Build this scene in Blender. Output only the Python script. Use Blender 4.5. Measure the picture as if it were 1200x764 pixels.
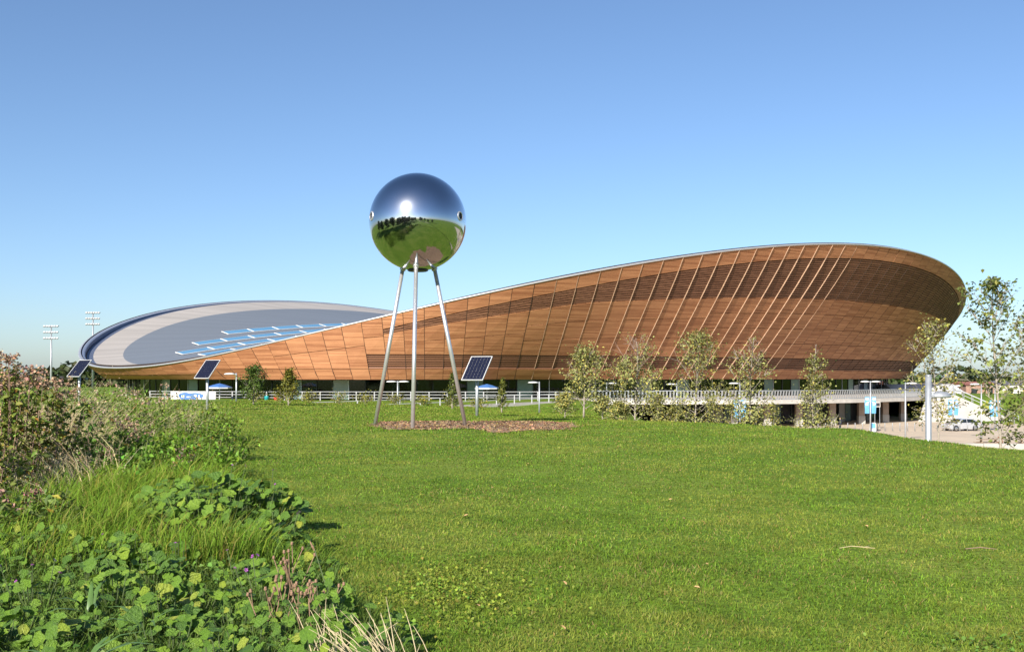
import bpy, math, random
import numpy as np
from mathutils import Vector, Matrix
R = math.radians
rng = np.random.default_rng(7)
random.seed(11)
for o in list(bpy.data.objects): bpy.data.objects.remove(o)
scene = bpy.context.scene
col = scene.collection

# ------------------------------------------------------------------ camera, sky, sun, exposure
EYE = 1.65
cam = bpy.data.cameras.new('camera')
cam.sensor_width = 36.0; cam.lens = 36.24; cam.shift_y = 0.0496
cam.clip_start = 0.1; cam.clip_end = 12000
cam_o = bpy.data.objects.new('camera', cam); col.objects.link(cam_o)
cam_o.location = (0, 0, EYE); cam_o.rotation_euler = (R(90), 0, 0)
scene.camera = cam_o
SUN_EL, SUN_AZ = R(29), R(204.5)          # azimuth clockwise from +Y
sun_dir = Vector((math.sin(SUN_AZ)*math.cos(SUN_EL), math.cos(SUN_AZ)*math.cos(SUN_EL), math.sin(SUN_EL)))
world = bpy.data.worlds.new('World'); scene.world = world; world.use_nodes = True
wn = world.node_tree.nodes; wl = world.node_tree.links; wn.clear()
sky = wn.new('ShaderNodeTexSky'); sky.sky_type = 'NISHITA'; sky.sun_disc = False
sky.sun_elevation = SUN_EL; sky.sun_rotation = SUN_AZ
sky.altitude = 0; sky.air_density = 0.85; sky.dust_density = 0.8; sky.ozone_density = 4.3
bg = wn.new('ShaderNodeBackground'); bg.inputs['Strength'].default_value = 0.093
wo = wn.new('ShaderNodeOutputWorld')
wl.new(sky.outputs[0], bg.inputs['Color']); wl.new(bg.outputs[0], wo.inputs['Surface'])
sun = bpy.data.lights.new('sun', 'SUN'); sun.energy = 5.0; sun.angle = R(0.53); sun.color = (1.0, 0.93, 0.83)
sun_o = bpy.data.objects.new('sun', sun); col.objects.link(sun_o)
sun_o.rotation_euler = sun_dir.to_track_quat('Z', 'Y').to_euler(); sun_o.location = (-30, -60, 60)
scene.view_settings.view_transform = 'Standard'; scene.view_settings.look = 'None'
scene.view_settings.exposure = 0.8; scene.view_settings.gamma = 1.0
scene.render.engine = 'CYCLES'

# ------------------------------------------------------------------ helpers
def P(px, py, d):
    """world point that sits d metres ahead, seen at the photograph's (px,py)"""
    return Vector(((px-600)/1208*d, d, EYE+(441.5-py)/1208*d))
def lerp(a, b, t): return a+(b-a)*t
def sm(x, a, b):
    t = np.clip((x-a)/(b-a), 0, 1); return t*t*(3-2*t)

def new_mat(name):
    m = bpy.data.materials.new(name); m.use_nodes = True
    n = m.node_tree.nodes; l = m.node_tree.links
    return m, n, l, n['Principled BSDF']
def ramp(n, stops):
    r = n.new('ShaderNodeValToRGB'); e = r.color_ramp.elements
    while len(e) < len(stops): e.new(0.5)
    for k, (p, c) in enumerate(stops):
        e[k].position = p; e[k].color = (c[0], c[1], c[2], 1)
    return r
def simple(name, c, rough=0.6, metal=0.0, var=0.12, scale=3.0, bump=0.0, spec=0.5, coat=0.0, coords='Object'):
    """plain colour with slow and fine procedural mottling"""
    m, n, l, b = new_mat(name)
    tc = n.new('ShaderNodeTexCoord')
    nz = n.new('ShaderNodeTexNoise'); nz.inputs['Scale'].default_value = scale; nz.inputs['Detail'].default_value = 6
    l.new(tc.outputs[coords], nz.inputs['Vector'])
    r = ramp(n, [(0.3, [x*(1-var) for x in c]), (0.7, [min(1, x*(1+var)) for x in c])])
    l.new(nz.outputs['Fac'], r.inputs['Fac']); l.new(r.outputs['Color'], b.inputs['Base Color'])
    b.inputs['Roughness'].default_value = rough; b.inputs['Metallic'].default_value = metal
    b.inputs['Specular IOR Level'].default_value = spec
    b.inputs['Coat Weight'].default_value = coat
    if bump:
        bp = n.new('ShaderNodeBump'); bp.inputs['Strength'].default_value = bump; bp.inputs['Distance'].default_value = 0.02
        l.new(nz.outputs['Fac'], bp.inputs['Height']); l.new(bp.outputs[0], b.inputs['Normal'])
    return m
def leaf_mat(name, rough=0.55, trans=0.25, spec=0.2):
    """colour comes from the Col attribute of the blades and leaves"""
    m, n, l, b = new_mat(name)
    at = n.new('ShaderNodeAttribute'); at.attribute_name = 'Col'
    l.new(at.outputs['Color'], b.inputs['Base Color'])
    b.inputs['Roughness'].default_value = rough; b.inputs['Specular IOR Level'].default_value = spec
    t = n.new('ShaderNodeBsdfTranslucent'); l.new(at.outputs['Color'], t.inputs['Color'])
    mx = n.new('ShaderNodeMixShader'); mx.inputs[0].default_value = trans
    out = n['Material Output']
    l.new(b.outputs[0], mx.inputs[1]); l.new(t.outputs[0], mx.inputs[2]); l.new(mx.outputs[0], out.inputs['Surface'])
    return m
def glass_mat(name, tint, rough=0.03, opaque=0.0, opc=(0.2, 0.25, 0.25)):
    m, n, l, b = new_mat(name)
    tr = n.new('ShaderNodeBsdfTransparent'); tr.inputs['Color'].default_value = (*tint, 1)
    gl = n.new('ShaderNodeBsdfGlossy'); gl.inputs['Roughness'].default_value = rough
    fr = n.new('ShaderNodeFresnel'); fr.inputs['IOR'].default_value = 1.55
    mx = n.new('ShaderNodeMixShader')
    nz = n.new('ShaderNodeTexNoise'); nz.inputs['Scale'].default_value = 0.6
    bp = n.new('ShaderNodeBump'); bp.inputs['Strength'].default_value = 0.06; bp.inputs['Distance'].default_value = 0.05
    l.new(nz.outputs['Fac'], bp.inputs['Height']); l.new(bp.outputs[0], gl.inputs['Normal'])
    l.new(fr.outputs[0], mx.inputs[0])
    b.inputs['Base Color'].default_value = (*opc, 1); b.inputs['Roughness'].default_value = 0.3
    m2 = n.new('ShaderNodeMixShader'); m2.inputs[0].default_value = opaque
    l.new(tr.outputs[0], m2.inputs[1]); l.new(b.outputs[0], m2.inputs[2])
    l.new(m2.outputs[0], mx.inputs[1]); l.new(gl.outputs[0], mx.inputs[2])
    l.new(mx.outputs[0], n['Material Output'].inputs['Surface'])
    return m

def tag(o, label=None, cat=None, group=None, kind=None):
    if label: o['label'] = label
    if cat: o['category'] = cat
    if group: o['group'] = group
    if kind: o['kind'] = kind
    return o
def empty(name, loc, rz=0.0):
    o = bpy.data.objects.new(name, None); col.objects.link(o)
    o.location = loc; o.rotation_euler = (0, 0, rz); o.empty_display_size = 0.3
    return o
def mk(name, V, F, mat, parent=None, smooth=False, uv=None, center=False, world_off=None):
    """one mesh object; world_off = the parent's place when V is given in world coordinates"""
    V = [Vector(v) for v in V]
    if world_off is not None:
        w = Vector(world_off); V = [v-w for v in V]
    c = Vector((0, 0, 0))
    if center:
        for v in V: c += v
        c /= len(V); V = [v-c for v in V]
    me = bpy.data.meshes.new(name); me.from_pydata(V, [], F); 
    if mat: me.materials.append(mat)
    if smooth: me.polygons.foreach_set('use_smooth', [True]*len(me.polygons))
    if uv is not None:
        ul = me.uv_layers.new(name='UVMap')
        li = np.zeros(len(me.loops), np.int32); me.loops.foreach_get('vertex_index', li)
        ul.data.foreach_set('uv', np.asarray(uv, np.float32)[li].ravel())
    me.update()
    o = bpy.data.objects.new(name, me); col.objects.link(o)
    if parent: o.parent = parent
    o.location = c
    return o
def inst(src_mesh, name, parent, loc=(0, 0, 0), rot=(0, 0, 0), scale=(1, 1, 1)):
    o = bpy.data.objects.new(name, src_mesh); col.objects.link(o)
    o.parent = parent; o.location = loc; o.rotation_euler = rot; o.scale = scale
    return o
class MB:
    def __init__(s): s.V = []; s.F = []
    def add(s, V, F):
        b = len(s.V); s.V += [tuple(v) for v in V]; s.F += [tuple(i+b for i in f) for f in F]; return s
    def box(s, c, d, rz=0.0, M=None):
        x, y, z = d[0]/2, d[1]/2, d[2]/2
        v = [Vector((sx*x, sy*y, sz*z)) for sz in (-1, 1) for sy in (-1, 1) for sx in (-1, 1)]
        if M is None: M = Matrix.Rotation(rz, 3, 'Z')
        v = [M @ p + Vector(c) for p in v]
        return s.add(v, [(0, 2, 3, 1), (4, 5, 7, 6), (0, 1, 5, 4), (2, 6, 7, 3), (0, 4, 6, 2), (1, 3, 7, 5)])
    def bar(s, a, b, w, h=None):
        h = h or w; a = Vector(a); b = Vector(b); d = b-a
        q = d.to_track_quat('Z', 'Y').to_matrix()
        return s.box((a+b)/2, (w, h, d.length), M=q)
    def tube(s, pts, rad, n=8, caps=True):
        pts = [Vector(p) for p in pts]
        if not hasattr(rad, '__len__'): rad = [rad]*len(pts)
        b = len(s.V); up = None
        for i, p in enumerate(pts):
            d = (pts[min(i+1, len(pts)-1)]-pts[max(i-1, 0)])
            if d.length < 1e-9: d = Vector((0, 0, 1))
            d.normalize()
            if up is None: up = Vector((0, 1, 0)) if abs(d.y) < 0.9 else Vector((1, 0, 0))
            x = up.cross(d); x.normalize(); y = d.cross(x); up = y
            for k in range(n):
                a = 2*math.pi*k/n; s.V.append(tuple(p+(x*math.cos(a)+y*math.sin(a))*rad[i]))
        for i in range(len(pts)-1):
            for k in range(n):
                s.F.append((b+i*n+k, b+i*n+(k+1) % n, b+(i+1)*n+(k+1) % n, b+(i+1)*n+k))
        if caps:
            s.F.append(tuple(b+k for k in reversed(range(n)))); s.F.append(tuple(b+(len(pts)-1)*n+k for k in range(n)))
        return s
    def lathe(s, prof, n=16, c=(0, 0, 0)):
        b = len(s.V); c = Vector(c)
        for r, z in prof:
            for k in range(n):
                a = 2*math.pi*k/n; s.V.append((c.x+r*math.cos(a), c.y+r*math.sin(a), c.z+z))
        for i in range(len(prof)-1):
            for k in range(n):
                s.F.append((b+i*n+k, b+i*n+(k+1) % n, b+(i+1)*n+(k+1) % n, b+(i+1)*n+k))
        s.F.append(tuple(b+k for k in reversed(range(n)))); s.F.append(tuple(b+(len(prof)-1)*n+k for k in range(n)))
        return s
    def build(s, name, mat, parent=None, smooth=False, **k): return mk(name, s.V, s.F, mat, parent, smooth, **k)
def np_mesh(name, V, quads=None, tris=None, colr=None, mat=None, parent=None, smooth=False):
    """large mesh straight from numpy arrays"""
    me = bpy.data.meshes.new(name)
    nq = 0 if quads is None else len(quads); nt = 0 if tris is None else len(tris)
    me.vertices.add(len(V)); me.vertices.foreach_set('co', np.ascontiguousarray(V, np.float32).ravel())
    idx = []; st = []; tot = []
    if nq: idx.append(np.asarray(quads, np.int32).ravel())
    if nt: idx.append(np.asarray(tris, np.int32).ravel())
    idx = np.concatenate(idx)
    st = np.concatenate([np.arange(nq)*4, nq*4+np.arange(nt)*3]).astype(np.int32)
    me.loops.add(len(idx)); me.loops.foreach_set('vertex_index', idx)
    me.polygons.add(nq+nt); me.polygons.foreach_set('loop_start', st)
    if smooth: me.polygons.foreach_set('use_smooth', np.ones(nq+nt, bool))
    if colr is not None:
        a = me.attributes.new('Col', 'FLOAT_COLOR', 'POINT')
        c4 = np.ones((len(V), 4), np.float32); c4[:, :3] = colr; a.data.foreach_set('color', c4.ravel())
    me.update(calc_edges=True); me.validate()
    if mat: me.materials.append(mat)
    o = bpy.data.objects.new(name, me); col.objects.link(o)
    if parent: o.parent = parent
    return o
def blades(name, pts, L, W, az, lean, bend, c0, c1, mat, parent=None):
    """grass blades: base pair, middle pair, tip. lean = first tilt, bend = extra tilt of the upper half"""
    n = len(pts); d = np.stack([np.cos(az), np.sin(az)], 1)
    sd = rng.uniform(0, 2*np.pi, n); s = np.stack([np.cos(sd), np.sin(sd), 0*sd], 1)*(W/2)[:, None]
    a1 = lean; a2 = lean+bend
    mid = pts+np.concatenate([d*(np.sin(a1)*L*.55)[:, None], (np.cos(a1)*L*.55)[:, None]], 1)
    tip = mid+np.concatenate([d*(np.sin(a2)*L*.45)[:, None], (np.cos(a2)*L*.45)[:, None]], 1)
    V = np.stack([pts-s, pts+s, mid+s*.8, mid-s*.8, tip], 1).reshape(-1, 3)
    k = np.arange(n)*5
    q = np.stack([k, k+1, k+2, k+3], 1); t = np.stack([k+3, k+2, k+4], 1)
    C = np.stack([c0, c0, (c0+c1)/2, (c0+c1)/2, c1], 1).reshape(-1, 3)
    return np_mesh(name, V, q, t, C, mat, parent)
def leaves(name, pts, size, colr, mat, parent=None, up=0.5, aspect=0.6, normals=None):
    """pointed, slightly folded leaves: 6 vertices, 4 triangles each"""
    n = len(pts)
    nn = rng.normal(size=(n, 3)) if normals is None else normals+rng.normal(size=(n, 3))*.45
    nn[:, 2] = np.abs(nn[:, 2])*(1-up)+up*1.2*np.linalg.norm(nn, axis=1)
    nn /= np.linalg.norm(nn, axis=1)[:, None]
    t = np.cross(nn, rng.normal(size=(n, 3))); t /= np.linalg.norm(t, axis=1)[:, None]+1e-9
    b = np.cross(nn, t); s = np.asarray(size)[:, None]
    f = nn*s*.12
    v = [pts-t*s*.5, pts-t*s*.05+b*s*aspect*.5+f, pts+t*s*.5-f*1.4, pts-t*s*.05-b*s*aspect*.5+f]
    V = np.stack(v, 1).reshape(-1, 3); k = np.arange(n)*4
    tr = np.concatenate([np.stack([k, k+1, k+2], 1), np.stack([k, k+2, k+3], 1)])
    return np_mesh(name, V, None, tr, np.repeat(colr, 4, 0), mat, parent)
def vary(base, n, v=0.25, hue=0.12):
    base = np.asarray(base); k = rng.normal(1, v, n).clip(.4, 1.8)[:, None]
    return (base*k*(1+rng.normal(0, hue, (n, 3)))).clip(.003, .95)
def vnoise(x, y, s, seed=0):
    """cheap smooth value noise for numpy arrays"""
    x = np.asarray(x)/s+seed*13.7; y = np.asarray(y)/s+seed*7.3
    xi = np.floor(x); yi = np.floor(y); fx = x-xi; fy = y-yi
    fx = fx*fx*(3-2*fx); fy = fy*fy*(3-2*fy)
    def h(a, b):
        v = np.sin(a*127.1+b*311.7+seed*74.7)*43758.5453; return v-np.floor(v)
    return (h(xi, yi)*(1-fx)+h(xi+1, yi)*fx)*(1-fy)+(h(xi, yi+1)*(1-fx)+h(xi+1, yi+1)*fx)*fy

# ------------------------------------------------------------------ materials
M = {}
M['leaf'] = leaf_mat('foliage'); M['blade'] = leaf_mat('grass_blades', 0.6, 0.3, 0.12); M['dry'] = leaf_mat('dry_stems', 0.8, 0.15, 0.1)
M['bark'] = simple('pale_bark', (0.30, 0.26, 0.21), 0.9, var=0.3, scale=14, bump=0.4)
M['twig'] = simple('reddish_twigs', (0.26, 0.165, 0.125), 0.9, var=0.2)
M['galv'] = simple('galvanised_steel', (0.42, 0.44, 0.46), 0.45, 0.55, 0.1, 5)
M['painted'] = simple('light_grey_paint', (0.38, 0.385, 0.39), 0.5, 0.0, 0.06, 4)
M['steel'] = simple('brushed_stainless', (0.62, 0.62, 0.63), 0.36, 0.7, 0.06, 9)
M['black'] = simple('black_rubber', (0.012, 0.012, 0.013), 0.7)
M['dark'] = simple('dark_metal', (0.035, 0.037, 0.045), 0.5, 0.2)
M['white'] = simple('white_paint', (0.58, 0.58, 0.575), 0.55, var=0.05)
M['concrete'] = simple('pale_concrete', (0.46, 0.43, 0.385), 0.85, var=0.12, scale=1.2, bump=0.15)
M['white_concrete'] = simple('white_concrete', (0.35, 0.335, 0.305), 0.85, var=0.1, scale=0.8)
M['column'] = simple('brown_concrete', (0.30, 0.235, 0.19), 0.85, var=0.15, scale=1.5)
M['blue'] = simple('sky_blue_print', (0.11, 0.33, 0.55), 0.6, var=0.08)
M['royal'] = simple('royal_blue_print', (0.05, 0.15, 0.40), 0.6, var=0.08)
M['red'] = simple('red_paint', (0.55, 0.05, 0.04), 0.5)
M['teal'] = simple('teal_paint', (0.02, 0.35, 0.38), 0.5)
M['wood'] = simple('weathered_wood', (0.30, 0.22, 0.15), 0.8, var=0.25, scale=8)

def ground_mat():
    m, n, l, b = new_mat('lawn_soil_and_thatch')
    tc = n.new('ShaderNodeTexCoord')
    a = n.new('ShaderNodeTexNoise'); a.inputs['Scale'].default_value = 0.35; a.inputs['Detail'].default_value = 8
    f = n.new('ShaderNodeTexNoise'); f.inputs['Scale'].default_value = 14; f.inputs['Detail'].default_value = 8
    l.new(tc.outputs['Object'], a.inputs['Vector']); l.new(tc.outputs['Object'], f.inputs['Vector'])
    r1 = ramp(n, [(0.3, (0.095, 0.17, 0.018)), (0.5, (0.13, 0.205, 0.025)), (0.72, (0.185, 0.235, 0.04))])
    l.new(a.outputs['Fac'], r1.inputs['Fac'])
    r2 = ramp(n, [(0.3, (0.6, 0.6, 0.6)), (0.7, (1.25, 1.25, 1.2))]); l.new(f.outputs['Fac'], r2.inputs['Fac'])
    mx = n.new('ShaderNodeMix'); mx.data_type = 'RGBA'; mx.blend_type = 'MULTIPLY'; mx.inputs[0].default_value = 1
    l.new(r1.outputs['Color'], mx.inputs[6]); l.new(r2.outputs['Color'], mx.inputs[7])
    l.new(mx.outputs[2], b.inputs['Base Color']); b.inputs['Roughness'].default_value = 0.9
    b.inputs['Specular IOR Level'].default_value = 0.093
    bp = n.new('ShaderNodeBump'); bp.inputs['Strength'].default_value = 0.6; bp.inputs['Distance'].default_value = 0.06
    l.new(f.outputs['Fac'], bp.inputs['Height']); l.new(bp.outputs[0], b.inputs['Normal'])
    return m
M['ground'] = ground_mat()
def paving_mat():
    m, n, l, b = new_mat('buff_paving')
    tc = n.new('ShaderNodeTexCoord')
    br = n.new('ShaderNodeTexBrick'); br.inputs['Scale'].default_value = 1.0
    br.inputs['Brick Width'].default_value = 0.9; br.inputs['Row Height'].default_value = 0.6; br.inputs['Mortar Size'].default_value = 0.015
    br.inputs['Color1'].default_value = (0.52, 0.43, 0.315, 1); br.inputs['Color2'].default_value = (0.57, 0.47, 0.35, 1)
    br.inputs['Mortar'].default_value = (0.45, 0.36, 0.28, 1)
    l.new(tc.outputs['Object'], br.inputs['Vector'])
    nz = n.new('ShaderNodeTexNoise'); nz.inputs['Scale'].default_value = 0.25; nz.inputs['Detail'].default_value = 7
    l.new(tc.outputs['Object'], nz.inputs['Vector'])
    r = ramp(n, [(0.3, (0.85, 0.85, 0.86)), (0.7, (1.08, 1.06, 1.04))]); l.new(nz.outputs['Fac'], r.inputs['Fac'])
    mx = n.new('ShaderNodeMix'); mx.data_type = 'RGBA'; mx.blend_type = 'MULTIPLY'; mx.inputs[0].default_value = 1
    l.new(br.outputs['Color'], mx.inputs[6]); l.new(r.outputs['Color'], mx.inputs[7])
    l.new(mx.outputs[2], b.inputs['Base Color']); b.inputs['Roughness'].default_value = 0.85
    return m
M['paving'] = paving_mat()
M['gravel'] = simple('buff_gravel', (0.42, 0.34, 0.25), 0.95, var=0.2, scale=9, bump=0.4)
M['soil'] = simple('bark_mulch_soil', (0.25, 0.155, 0.09), 0.95, var=0.4, scale=16, bump=0.8)

def timber_mat(name, c_lo, c_hi, board=0.16):
    """cedar boards: UV.y counts metres up the facade, UV.x metres along it"""
    m, n, l, b = new_mat(name)
    uv = n.new('ShaderNodeUVMap'); uv.uv_map = 'UVMap'
    sp = n.new('ShaderNodeSeparateXYZ'); l.new(uv.outputs[0], sp.inputs[0])
    dv = n.new('ShaderNodeMath'); dv.operation = 'DIVIDE'; dv.inputs[1].default_value = board; l.new(sp.outputs['Y'], dv.inputs[0])
    fl = n.new('ShaderNodeMath'); fl.operation = 'FLOOR'; l.new(dv.outputs[0], fl.inputs[0])
    fc = n.new('ShaderNodeMath'); fc.operation = 'FRACT'; l.new(dv.outputs[0], fc.inputs[0])
    oi = n.new('ShaderNodeObjectInfo')
    cb = n.new('ShaderNodeCombineXYZ'); l.new(fl.outputs[0], cb.inputs['X']); l.new(oi.outputs['Random'], cb.inputs['Y'])
    wn_ = n.new('ShaderNodeTexWhiteNoise'); wn_.noise_dimensions = '2D'; l.new(cb.outputs[0], wn_.inputs['Vector'])
    gr = n.new('ShaderNodeTexNoise'); gr.inputs['Scale'].default_value = 1.0; gr.inputs['Detail'].default_value = 6
    sc = n.new('ShaderNodeCombineXYZ')
    mu = n.new('ShaderNodeMath'); mu.operation = 'MULTIPLY'; mu.inputs[1].default_value = 0.5; l.new(sp.outputs['X'], mu.inputs[0])
    mv = n.new('ShaderNodeMath'); mv.operation = 'MULTIPLY'; mv.inputs[1].default_value = 5; l.new(sp.outputs['Y'], mv.inputs[0])
    l.new(mu.outputs[0], sc.inputs['X']); l.new(mv.outputs[0], sc.inputs['Y']); l.new(oi.outputs['Random'], sc.inputs['Z'])
    l.new(sc.outputs[0], gr.inputs['Vector'])
    a1 = n.new('ShaderNodeMath'); a1.operation = 'MULTIPLY_ADD'; a1.inputs[1].default_value = 0.42; l.new(wn_.outputs['Value'], a1.inputs[0])
    a2 = n.new('ShaderNodeMath'); a2.operation = 'MULTIPLY_ADD'; a2.inputs[1].default_value = 0.16; a2.inputs[2].default_value = 0.06
    l.new(oi.outputs['Random'], a2.inputs[0]); l.new(a2.outputs[0], a1.inputs[2])
    a3 = n.new('ShaderNodeMath'); a3.operation = 'MULTIPLY_ADD'; a3.inputs[1].default_value = 0.5; l.new(gr.outputs['Fac'], a3.inputs[0]); l.new(a1.outputs[0], a3.inputs[2])
    r = ramp(n, [(0.2, c_lo), (0.95, c_hi)]); l.new(a3.outputs[0], r.inputs['Fac'])
    jt = n.new('ShaderNodeMath'); jt.operation = 'LESS_THAN'; jt.inputs[1].default_value = 0.1; l.new(fc.outputs[0], jt.inputs[0])
    mx = n.new('ShaderNodeMix'); mx.data_type = 'RGBA'; mx.blend_type = 'MULTIPLY'
    l.new(jt.outputs[0], mx.inputs[0]); l.new(r.outputs['Color'], mx.inputs[6]); mx.inputs[7].default_value = (0.45, 0.4, 0.36, 1)
    l.new(mx.outputs[2], b.inputs['Base Color']); b.inputs['Roughness'].default_value = 0.62
    b.inputs['Specular IOR Level'].default_value = 0.3
    bp = n.new('ShaderNodeBump'); bp.inputs['Strength'].default_value = 0.5; bp.inputs['Distance'].default_value = 0.02; bp.invert = True
    l.new(jt.outputs[0], bp.inputs['Height']); l.new(bp.outputs[0], b.inputs['Normal'])
    return m
M['cedar'] = timber_mat('red_cedar_boards', (0.225, 0.080, 0.033), (0.52, 0.245, 0.118))
M['slat'] = timber_mat('red_cedar_louvre', (0.17, 0.075, 0.042), (0.27, 0.13, 0.075), 0.4)
M['batten'] = simple('pale_cedar_batten', (0.40, 0.26, 0.17), 0.7, var=0.2, scale=2)  # paler than the boards, giving the fins a sunlit look
M['backing'] = simple('black_membrane', (0.055, 0.032, 0.021), 0.9)
def roof_mat(name, c, sx):
    m, n, l, b = new_mat(name)
    tc = n.new('ShaderNodeTexCoord'); mp = n.new('ShaderNodeMapping'); mp.inputs['Rotation'].default_value = (0, 0, -.7507)
    l.new(tc.outputs['Object'], mp.inputs['Vector'])
    w = n.new('ShaderNodeTexWave'); w.wave_type = 'BANDS'; w.bands_direction = 'Y'; w.inputs['Scale'].default_value = 0.33; w.inputs['Distortion'].default_value = 0.0
    l.new(mp.outputs[0], w.inputs['Vector'])
    st = n.new('ShaderNodeMapping'); st.inputs['Scale'].default_value = (0.03, 0.5, 0.3); st.inputs['Rotation'].default_value = (0, 0, -.7507); l.new(tc.outputs['Object'], st.inputs['Vector'])
    nz = n.new('ShaderNodeTexNoise'); nz.inputs['Scale'].default_value = 1; nz.inputs['Detail'].default_value = 7; l.new(st.outputs[0], nz.inputs['Vector'])
    r = ramp(n, [(0.25, [x*(1-sx) for x in c]), (0.75, [x*(1+sx) for x in c])]); l.new(nz.outputs['Fac'], r.inputs['Fac'])
    r2 = ramp(n, [(0.0, (0.8, 0.8, 0.8)), (0.08, (1, 1, 1))]); l.new(w.outputs['Fac'], r2.inputs['Fac'])
    mx = n.new('ShaderNodeMix'); mx.data_type = 'RGBA'; mx.blend_type = 'MULTIPLY'; mx.inputs[0].default_value = 1
    l.new(r.outputs['Color'], mx.inputs[6]); l.new(r2.outputs['Color'], mx.inputs[7])
    l.new(mx.outputs[2], b.inputs['Base Color']); b.inputs['Roughness'].default_value = 0.55; b.inputs['Metallic'].default_value = 0.093
    return m
M['roof_grey'] = roof_mat('grey_standing_seam', (0.165, 0.185, 0.21), 0.08)
M['roof_pale'] = roof_mat('pale_standing_seam', (0.40, 0.365, 0.325), 0.18)
M['rim_metal'] = simple('blue_grey_flashing', (0.34, 0.38, 0.46), 0.45, 0.3, 0.06, 0.3)
M['gutter'] = simple('dark_blue_gutter', (0.11, 0.135, 0.20), 0.5, 0.2, 0.1, 0.3)
M['edge'] = simple('pale_edge_trim', (0.48, 0.48, 0.48), 0.4, 0.5, 0.05, 0.3)
M['roofglass'] = simple('sky_tinted_rooflight_panel', (0.10, 0.25, 0.40), 0.3, 0.0, 0.12, 0.2)  # blue of the reflected sky put into the pane colour
M['glass'] = glass_mat('clear_glazing', (0.42, 0.50, 0.50)); M['teal_glass'] = glass_mat('green_fritted_glazing', (0.5, 0.6, 0.58), 0.1, 0.75, (0.17, 0.26, 0.25))
M['dark_glass'] = glass_mat('dark_glazing', (0.12, 0.14, 0.16))
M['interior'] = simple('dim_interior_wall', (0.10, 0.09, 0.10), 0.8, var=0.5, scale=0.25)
M['purple'] = simple('purple_panel', (0.10, 0.04, 0.14), 0.6)

# ------------------------------------------------------------------ terrain
_ey = [-300, -60, -20, 0, 15, 22.5, 30, 34, 38, 44, 47, 60, 100, 118, 140]
_ex = [40, 30, 22, 16, 12.6, 11.0, 9.6, 8.2, 6.4, 4.3, 3.2, 4.2, 7, 9, 9]
def zone_x(y):   # right-hand limit of the wild planting
    return np.interp(y, [-40, 0, 6.2, 9.6, 12.6, 22.5, 50, 90], [4, 0.6, -0.75, -1.9, -3.0, -6.9, -15, -27])
def HT(x, y):
    x = np.asarray(x, float); y = np.asarray(y, float)
    k = np.interp(x-np.maximum(y-60, 0)*0, [-30, -18, -6, 3, 12], [0.010, 0.0145, 0.02, 0.030, 0.036])
    h = -k*np.maximum(y-36, 0)*sm(y, 30, 46); h = np.maximum(h, -2.2)
    h = h+(-1.25-h)*sm(y, 108, 119)
    h = h+0.10*(vnoise(x, y, 7, 1)-.5)*sm(np.abs(y), 1, 8)*(1-sm(y, 95, 108))+(0.05*(vnoise(x, y, 1.7, 2)-.5)+0.035*(vnoise(x, y, .62, 3)-.5))*(1-sm(y, 95, 108))
    h = h+0.16*np.exp(-((x-9.3)**2/1.2+(y-29.2)**2/2.5))
    e = np.interp(y, _ey, _ex); s = x-e
    low = -4.82+3.6*sm(x, 62, 72)*sm(y, 140, 153)*(1-sm(y, 178, 200))
    h = h+(low-h)*sm(s, 0, 11)
    lf = sm(-x-0.55*np.maximum(y, 0), 22, 60); h = h+(-5-h)*lf
    fr = sm(y, 320, 420); h = h+(-5.2-h)*fr
    bk = sm(-y, 45, 120); h = h+(-4-h)*bk
    return h
def hz(x, y): return float(HT(x, y))
gx = np.unique(np.concatenate([np.linspace(-6000, -400, 9), np.linspace(-400, -60, 18), np.arange(-60, -20, 1.5), np.arange(-20, 24, 0.3), np.arange(24, 120, 2.0), np.linspace(120, 400, 12), np.linspace(400, 6000, 9)]))
gy = np.unique(np.concatenate([np.linspace(-6000, -150, 10), np.arange(-150, -10, 4.0), np.arange(-10, 64, 0.35), np.arange(64, 210, 2.0), np.linspace(210, 480, 14), np.linspace(480, 9000, 12)]))
GX, GY = np.meshgrid(gx, gy); GZ = HT(GX, GY)
nx, ny = len(gx), len(gy)
i, j = np.meshgrid(np.arange(nx-1), np.arange(ny-1)); k0 = (j*nx+i).ravel()
ground = np_mesh('ground', np.stack([GX, GY, GZ], 2).reshape(-1, 3), np.stack([k0, k0+1, k0+nx+1, k0+nx], 1), None, None, M['ground'], smooth=True)
tag(ground, 'mown green lawn and the surrounding ground', 'ground', kind='structure')
# paved square in front of the building
pl = MB(); pl.add([(8, 62, -4.75), (130, 62, -4.75), (130, 190, -4.75), (8, 190, -4.75)], [(0, 1, 2, 3)])
tag(pl.build('plaza', M['paving']), 'buff paved square in front of the arena', 'plaza', kind='structure')
# footpath round the mound, continuing behind the viewer
def strip(name, pts, w, mat, lift, label, cat, kind='structure', n=60):
    pts = np.array(pts, float); d = np.r_[0, np.cumsum(np.hypot(*np.diff(pts, axis=0).T))]
    t = np.linspace(0, d[-1], n); x = np.interp(t, d, pts[:, 0]); y = np.interp(t, d, pts[:, 1])
    for _ in range(4): x[1:-1] = (x[:-2]+2*x[1:-1]+x[2:])/4; y[1:-1] = (y[:-2]+2*y[1:-1]+y[2:])/4
    tx = np.gradient(x); ty = np.gradient(y); q = np.hypot(tx, ty); nxx, nyy = -ty/q, tx/q
    V = []; F = []; m = 7
    for i in range(n):
        for jj in range(m):
            u = (jj/(m-1)-.5)*w; X = x[i]+nxx[i]*u; Y = y[i]+nyy[i]*u; V.append((X, Y, hz(X, Y)+lift))
    for i in range(n-1):
        for jj in range(m-1): F.append((i*m+jj, i*m+jj+1, (i+1)*m+jj+1, (i+1)*m+jj))
    return tag(mk(name, V, F, mat, smooth=True), label, cat, kind=kind)
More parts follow.
